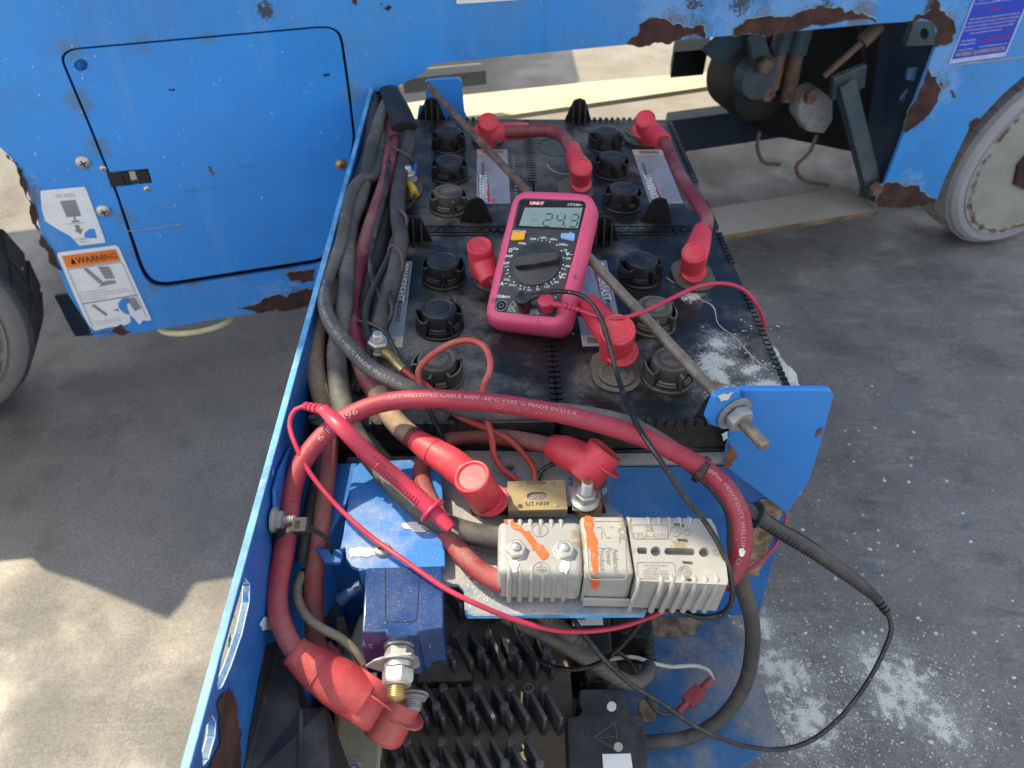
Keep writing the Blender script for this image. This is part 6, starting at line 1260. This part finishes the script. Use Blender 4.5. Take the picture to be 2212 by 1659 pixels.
def sect(wt, wb_, hh, r, z, yo=0., bow=0.):
    pts = []
    for k, (sx, sy2) in enumerate(((1, 1), (-1, 1), (-1, -1), (1, -1))):
        w_ = wt if sy2 > 0 else wb_
        for i in range(8):
            a = PI / 2 * (k + i / 7); pts.append(((sx * (w_ - r) + math.cos(a) * r), sy2 * (hh - r) + math.sin(a) * r + yo))
    # add points on the long straight runs so that the sides can bow
    out = []
    n = len(pts)
    for i in range(n):
        a, b = pts[i], pts[(i + 1) % n]; out.append(a); d = math.hypot(a[0] - b[0], a[1] - b[1])
        if d > .02:
            for j in range(1, 8):
                t = j / 8; x, y = a[0] + (b[0] - a[0]) * t, a[1] + (b[1] - a[1]) * t; q = math.sin(PI * t) * bow
                if abs(b[1] - a[1]) > abs(b[0] - a[0]): x += math.copysign(q, x)
                else: y += math.copysign(q * .9, y - yo)
                out.append((x, y))
    return [ML(x, y, z) for x, y in out]
HW, HB, HH = .0364, .0350, .0632
rowsM = [sect(HW - .0065, HB - .0075, HH - .0085, .005, -.001), sect(HW - .0060, HB - .0070, HH - .0080, .006, .0010), sect(HW - .0025, HB - .003, HH - .003, .009, .0014, 0, .0004), sect(HW, HB, HH, .012, -.0015, 0, .0006),
         sect(HW + .0022, HB + .0026, HH + .0012, .014, -.012, -.0005, .0), sect(HW + .0014, HB + .002, HH + .0006, .014, -.018), sect(HW - .001, HB - .001, HH - .002, .014, -.029, 0), sect(HW - .004, HB - .004, HH - .005, .013, -.032)]
mb = MB(); mb.grid(rowsM, True, True, True); mb.build('rubber_shell', 'meter_red', mm, ang=60)
def fpolyM(pts, m, h, name, par=mm, th=0., bev=0.):
    mb = MB(); l = [F(x, y, h) for x, y in pts]
    if th: mb.prism([l], mz * th)
    else: mb.flat(l)
    return mb.build(name, m, par, smooth=False, bev=bev)
face = fpolyM([(560, 212), (900, 200), (1180, 222), (1200, 245), (1035, 800), (880, 1340), (862, 1352), (600, 1340), (300, 1305), (287, 1290), (400, 800), (470, 500), (535, 235)], 'face_black', .0000, 'face_plate', th=.0008)
def M3(l): return [(560 + 0 * i, 0) for i in l]
bz = fpolyM([(555, 235), (1165, 252), (1172, 270), (1108, 512), (1095, 522), (505, 500), (498, 488), (548, 245)], 'gap_dark', .00095, 'screen_bezel')
scn = fpolyM([(592, 308), (1140, 310), (1095, 505), (535, 480)], 'lcd', .0012, 'screen')
def mtext(s, x, y, h, m='print_white', par=mm, w_=None, bold=0., rot=0., shear=0., hz=.0013, align='C'):
    ux = mx * math.cos(rot) + my * math.sin(rot); uy = -mx * math.sin(rot) + my * math.cos(rot)
    return frame_text(s, F(x, y, hz), ux, uy, h, m, par, 'lettering', width=w_, align=align, bold=bold, shear=shear)
fpolyM([(640, 248), (775, 250), (765, 286), (630, 283)], 'print_red', .00125, 'logo_plate')
mtext('UNI-T', 703, 280, .0028, w_=.0125, bold=.06, hz=.0016); mtext('UT33B+', 1062, 292, .0023, w_=.0125, bold=.02, shear=.2)
def seg7(ch, x0, y0, w_, h_, sk, m, hz, par):
    on = {'8': 'abcdefg', '2': 'abged', '4': 'fgbc', '3': 'abgcd', '1': 'bc'}[ch]; mb = MB(); T = .13
    g = {'a': ((0, 1), (1, 1)), 'g': ((0, .5), (1, .5)), 'd': ((0, 0), (1, 0)), 'f': ((0, .5), (0, 1)), 'b': ((1, .5), (1, 1)), 'e': ((0, 0), (0, .5)), 'c': ((1, 0), (1, .5))}
    for k in on:
        (ax_, ay), (bx, by) = g[k]
        P1 = F(x0 + ax_ * w_ + ay * sk, y0 - ay * h_, hz); P2 = F(x0 + bx * w_ + by * sk, y0 - by * h_, hz); d = (P2 - P1); P1 = P1 + d * .10; P2 = P2 - d * .10; e = mz.cross(d).normalized() * .00072
        mb.flat([P1, P1 + d * .08 - e, P2 - d * .08 - e, P2, P2 - d * .08 + e, P1 + d * .08 + e])
    return mb.build('digit', m, par, smooth=False)
for x0 in (648, 765, 885, 1015): seg7('8', x0 - 6, 482 + (x0 - 648) * .022, 72, 116, 26, 'lcd_ghost', .00128, scn)
for ch, x0 in (('2', 765), ('4', 885), ('3', 1015)): seg7(ch, x0 - 6, 482 + (x0 - 648) * .022, 72, 116, 26, 'lcd_digit', .00136, scn)
fpolyM([(963, 488), (975, 489), (978, 476), (966, 475)], 'lcd_digit', .00136, 'decimal_point', scn)
fpolyM([(480, 552), (590, 550), (598, 562), (590, 615), (578, 622), (470, 628), (462, 618), (472, 562)], 'btn_yellow', .0008, 'hold_button', th=.0022, bev=.0005)
fpolyM([(945, 563), (1060, 562), (1070, 572), (1062, 628), (1050, 636), (945, 610), (934, 602), (936, 572)], 'btn_blue', .0008, 'light_button', th=.0022, bev=.0005)
mtext('HOLD/SEL', 540, 545, .0022, w_=.0125, bold=.03)
q = F(1022, 556, .0013); mb = MB(); mb.tube([q + (mx * math.cos(a) + my * math.sin(a)) * .0008 for a in [k * PI / 8 for k in range(17)]], .00015, 5)
for k in range(8): a = k * PI / 4; d = mx * math.cos(a) + my * math.sin(a); stripe(mb, q + d * .0012, q + d * .0020, .0003, mz)
mb.build('light_symbol', 'print_white', mm, smooth=False)
dc_ = (F(468, 850, 0) + F(938, 838, 0)) / 2; dR = (F(938, 838, 0) - F(468, 850, 0)).length / 2
mb = MB(); mb.lathe([(dR, .0008), (dR, .0020), (dR * .97, .0024), (dR * .9, .0022), (dR * .80, .0032), (0, .0034)], dc_, mz, 56); dial = mb.build('dial', 'dial_black', mm)
k1, k2 = F(492, 862, .003), F(935, 795, .003); kt = (k2 - k1).normalized(); ks = mz.cross(kt).normalized()
mb = MB(); mb.prism([[k1 - ks * .0005 + kt * 0, k1 - ks * .0042 + kt * .002, dc_ + mz * .003 - ks * .0055, k2 - ks * .0042 - kt * .003, k2, k2 + ks * .0042 - kt * .003, dc_ + mz * .003 + ks * .0055, k1 + ks * .0042 + kt * .002]], mz * .0065); mb.build('pointer', 'dial_black', dial, smooth=False, bev=.001)
LB = [('20M', 665, 615, 668, 632), ('|', 712, 622, None, 0), ('OFF', 762, 605, 754, 622), ('/', 797, 625, None, 0), ('200m', 860, 618, 828, 634), ('2000m', 952, 668, 894, 664), ('20', 975, 722, 938, 718), ('200', 1000, 802, 958, 784), ('600', 995, 874, 953, 853), ('600', 960, 950, 922, 924), ('200', 888, 1026, 866, 986), ('1.5V', 800, 1068, 793, 1030), ('9V', 712, 1095, 711, 1058), ('12V', 630, 1102, 627, 1066), ('10', 543, 1088, 550, 1050), ('200m', 472, 1052, 488, 1014), ('200µ', 418, 1000, 447, 962), ('200', 407, 846, 438, 830), ('2000', 432, 778, 470, 764), ('20k', 497, 708, 522, 702), ('200k', 560, 656, 594, 654)]
mb = MB()
for s, x, y, dx, dy in LB:
    mtext(s, x, y, .0021 if s not in '|/' else .0026, bold=.02)
    if dx: mb.lathe([(.0007, 0), (0, .0001)], F(dx, dy, .0011), mz, 8)
mb.lathe([(.0007, 0), (0, .0001)], F(430, 900, .0011), mz, 8); mb.build('range_dots', 'print_white', mm)
mtext('Ω', 452, 728, .0032, bold=.04); mtext('V', 992, 762, .0032, bold=.05); mtext('V~', 940, 984, .0034, bold=.05); mtext('A', 370, 1046, .0034, bold=.05); mtext('10A', 362, 1165, .0030, bold=.05); mtext('MAX', 418, 1165, .0020, bold=.05)
for (a, b) in (((1008, 752), (1042, 754)), ((393, 1030), (424, 1032)), ((398, 872), (440, 866)), ((405, 942), (442, 924)), ((935, 882), (980, 900)), ((832, 1005), (856, 1040)), ((580, 1092), (594, 1052))):
    mb = MB(); stripe(mb, F(*a, .0013), F(*b, .0013), .0005, mz); mb.build('print_line', 'print_white', mm, smooth=False)
for i, s in enumerate(('FUSED', '250V Max', '10 sec Max')): mtext(s, 465, 1262 + i * 18, .0014, w_=(.0048, .0068, .0072)[i])
for i, s in enumerate(('FUSED', '200mA Max', 'CAT II 600V')): mtext(s, 682, 1285 + i * 18, .0014, w_=(.0056, .0076, .0080)[i])
mtext('V Ω', 860, 1170, .0022)
mb = MB(); T = [F(448, 1238, .0012), F(508, 1243, .0012), F(480, 1196, .0012)]
for a, b in zip(T, T[1:] + T[:1]): stripe(mb, a, b, .0004, mz)
mb.build('warning_triangle', 'label_yellowed', mm, smooth=False)
jk = F(370, 1240, .0008); mb = MB(); mb.lathe([(.0050, 0), (.0050, .0006), (.0040, .0007), (.0036, .0002), (.0024, .0002), (.0024, .0006), (.0015, .0006), (.0013, -.0), (0, -.0)], jk, mz, 28); mb.build('jack_socket', 'gap_dark', mm)
mb = MB(); mb.tube([jk + mz * .0007 + (mx * math.cos(a) + my * math.sin(a)) * .0047 for a in [k * PI / 14 for k in range(29)]], .0004, 6); mb.tube([jk + mz * .0005 + (mx * math.cos(a) + my * math.sin(a)) * .0020 for a in [k * PI / 10 for k in range(21)]], .0003, 6); mb.build('jack_ring', 'print_grey', mm)
fpolyM([(300, 1300), (440, 1285), (860, 1330), (850, 1350), (600, 1336)], 'rail_beige', .0011, 'grime') if False else None
stain('meter_red', [(F(365, 1345), .004), (F(520, 1350), .006), (F(720, 1400), .008), (F(1070, 970), .004), (F(1150, 180), .006), (F(300, 1200), .006), (F(1290, 420), .008)], (.16, .04, .06), 380., .50, .62, .7)
for k_, (a_, b_) in enumerate((((520, 1420), (560, 1440)), ((1190, 500), (1225, 640)), ((480, 330), (470, 420)), ((700, 1382), (760, 1384)))):
    mb = MB(); stripe(mb, F(*a_, .0018), F(*b_, .0018), .0005, mz); mb.build('scuff', 'rail_beige', mm, smooth=False) if k_ == 9 else mb.b.free()
# ================================================================ test leads
def lead(name, label, m, plug, armpx, wirepx, wpx):
    t = thing(name, plug[0], label, 'test lead'); b, tp, r = plug
    ax = (tp - b); h = ax.length; ax.normalize(); mb = MB(); mb.lathe([(r * .82, 0), (r * .9, h * .5), (r, h * .9), (r * .93, h), (r * .7, h * 1.02), (0, h * 1.03)], b, ax, 32, 0); mb.build('plug', m, t)
    P = [tp - ax * h * .22] + armpx
    mb = MB(); mb.tube([P[0], P[0].lerp(P[1], .5), P[1]], lambda s_: r * .62 * (1 - .45 * s_), 16, flat=.75); mb.build('plug_arm', m, t)
    d = (P[2] - P[1]); mb = MB()
    for k in range(4): mb.lathe([(.0027 - k * .00015, 0), (.0027 - k * .00015, d.length / 4 * .6)], P[1] + d * (k / 4 + .02), d, 14)
    mb.tube([P[1], P[2]], .0016, 10); mb.build('strain_relief', m, t)
    Q = [P[2]] + [U(*p) for p in wirepx]; P_, L = resample(spline(Q, 12), .004); r2 = wpx / 2 * (dep(Q[len(Q) // 2])) / FPX
    mb = MB(); mb.tube(P_, r2, 12); mb.build('wire', m, t); return t, r2
pb = F(800, 1292, .001); pt = F(785, 1180, .0145)
t, r2 = lead('test_lead', 'red test lead plugged into the meter, its ribbed probe lying tip down over the cables', 'lead_red', (F(803, 1270, .001), F(785, 1186, .0135), .0064), [F(965, 1238, .0100), F(1115, 1283, .0085)],
    [(1300, 686, .455), (1345, 686, .458), (1395, 672, .462), (1450, 645, .466), (1505, 620, .466), (1560, 612, .462), (1605, 625, .455), (1635, 660, .44), (1650, 700, .415), (1668, 790, .36), (1690, 900, .31), (1700, 1010, .28), (1698, 1110, .26), (1680, 1170, .27), (1640, 1215, .30), (1595, 1245, .34), (1540, 1290, .355), (1480, 1312, .36), (1430, 1322, .362), (1390, 1338, .362), (1330, 1356, .362), (1260, 1364, .364), (1190, 1360, .372), (1110, 1338, .384), (1030, 1305, .398), (960, 1270, .402), (880, 1215, .404), (800, 1158, .405), (730, 1095, .412), (672, 1025, .424), (640, 965, .434), (626, 920, .440), (635, 888, .446), (660, 877, .450)], 10.5)
redlead = t
def probe(t, pts, m, radii, flange, tip, relief_n=4, ridge=True, flat=.8):
    P, L = resample(spline([U(*p) for p in pts], 10), .0008); n = len(radii) - 1
    def rf(s):
        k = min(int(s * n), n - 1); q = s * n - k; q = q * q * (3 - 2 * q); return radii[k] + (radii[k + 1] - radii[k]) * q
    mb = MB(); mb.tube(P, rf, 22, flat=flat); mb.build('probe_body', m, t)
    if ridge:
        mb = MB()
        for k in range(17):
            i = int(len(P) * (.52 + .40 * k / 17)); c = P[i]; tt = (P[i + 1] - P[i]).normalized(); up = (Z - tt * Z.dot(tt)).normalized(); s = tt.cross(up); rr_ = rf(i / len(P))
            for sg in (-1, 1): 
                arc_ = [c + (s * sg * math.cos(a) + up * flat * math.sin(a)) * (rr_ * 1.03) for a in [-.3 + j * .16 for j in range(9)]]; mb.tube(arc_, .00042, 5)
        mb.build('grip_ridges', m, t)
    fc, fd = P[-1], (P[-1] - P[-6]).normalized()
    mb = MB(); fr = flange; up = (Z - fd * Z.dot(fd)).normalized(); sd_ = fd.cross(up)
    ringp = [fc + (sd_ * math.cos(a) + up * .8 * math.sin(a)) * fr for a in [k * PI / 16 for k in range(33)]]; mb.tube(ringp, .0013, 10); mb.prism([ringp[:-1]], fd * .0012); mb.build('finger_guard', m, t)
    tb = U(*tip[0]); te = U(*tip[1]); mb = MB(); mb.tube([fc, fc.lerp(tb, .8), tb], lambda s_: radii[-1] * (.92 - .3 * s_), 20, flat=flat); mb.build('probe_nose', m, t)
    mb = MB(); mb.tube([tb, te], lambda s_: .0011 * (1 - .3 * s_), 10); mb.build('probe_tip', 'zinc', t)
    return P
pp_ = [(698, 884, .462), (740, 925, .463), (800, 985, .446), (860, 1035, .428), (905, 1075, .420), (934, 1102, .416)]
P = probe(redlead, pp_, 'lead_red', [.0040, .0052, .0056, .0054, .0055, .0054, .0058], .0090, [(974, 1142, .412), (989, 1152, .408)])
q1, q2 = U(660, 877, .450), U(700, 886, .462); d = q2 - q1; mb = MB()
for k in range(4): mb.lathe([(.0030 + .0002 * k, 0), (.0030 + .0002 * k, d.length / 4 * .62)], q1 + d * (k / 4 + .04), d, 14)
mb.tube([q1, q2], .0018, 10); mb.build('probe_strain_relief', 'lead_red', redlead)
pf1 = lambda t_: P[int(t_ * (len(P) - 1))]
tv = (pf1(.3) - pf1(.1)).normalized(); side = (Z - tv * Z.dot(tv)).normalized(); perp = side.cross(tv)
frame_text('CATII600V', pf1(.30) + side * .0041 , -tv, -perp, .0030, 'emboss_red', redlead, 'moulded_text', width=.019)
tv = (pf1(.50) - pf1(.35)).normalized(); side = (Z - tv * Z.dot(tv)).normalized(); perp = side.cross(tv)
frame_text('!10A', pf1(.58) + side * .0044, -tv, -perp, .0034, 'emboss_red', redlead, 'moulded_text', width=.012)
t, r2 = lead('test_lead', 'black test lead draped across the grey connectors, its probe resting over the dark floor', 'lead_black', (F(590, 1262, .001), F(572, 1158, .0155), .0066), [F(765, 1125, .0120), F(900, 1100, .0105)],
    [(1245, 634, .462), (1275, 652, .462), (1300, 692, .458), (1318, 750, .450), (1335, 815, .444), (1360, 885, .448), (1388, 938, .455), (1432, 1003, .452), (1478, 1072, .438), (1528, 1135, .426), (1562, 1195, .420), (1580, 1255, .408), (1580, 1300, .395), (1558, 1326, .38), (1520, 1333, .372), (1470, 1322, .366), (1420, 1318, .36), (1385, 1345, .34), (1340, 1398, .31), (1290, 1434, .29), (1230, 1446, .275), (1170, 1430, .268), (1125, 1385, .268), (1108, 1335, .28), (1120, 1300, .30), (1180, 1290, .32), (1225, 1320, .32), (1262, 1370, .315), (1310, 1430, .30), (1365, 1480, .28), (1430, 1520, .26), (1500, 1568, .24), (1570, 1600, .225), (1640, 1617, .215), (1700, 1617, .21), (1760, 1595, .22), (1820, 1545, .235), (1870, 1480, .25), (1908, 1410, .27), (1925, 1360, .285), (1918, 1325, .295)], 10.5)
P = probe(t, [(1893, 1292, .305), (1858, 1262, .320), (1800, 1220, .335), (1740, 1180, .35), (1680, 1145, .365), (1632, 1112, .378)], 'probe_black', [.0046, .0058, .0062, .0064, .0066, .0062, .0068], .0098, [(1596, 1085, .386), (1580, 1072, .39)])
q1, q2 = U(1918, 1325, .295), U(1893, 1292, .305); d = q2 - q1; mb = MB()
for k in range(4): mb.lathe([(.0034 + .0002 * k, 0), (.0034 + .0002 * k, d.length / 4 * .62)], q1 + d * (k / 4 + .04), d, 14)
mb.tube([q1, q2], .0020, 10); mb.build('probe_strain_relief', 'probe_black', t)
tv = (pf1(.5) - pf1(.3)).normalized(); side = (Z - tv * Z.dot(tv)).normalized(); perp = side.cross(tv)
frame_text('UNI-T 600V', pf1(.48) + side * .0045, -tv, -perp, .0018, 'print_dim', t, 'moulded_text', width=.018); frame_text('CATII600V', pf1(.20) + side * .0043, -tv, -perp, .0018, 'print_dim', t, 'moulded_text', width=.014)
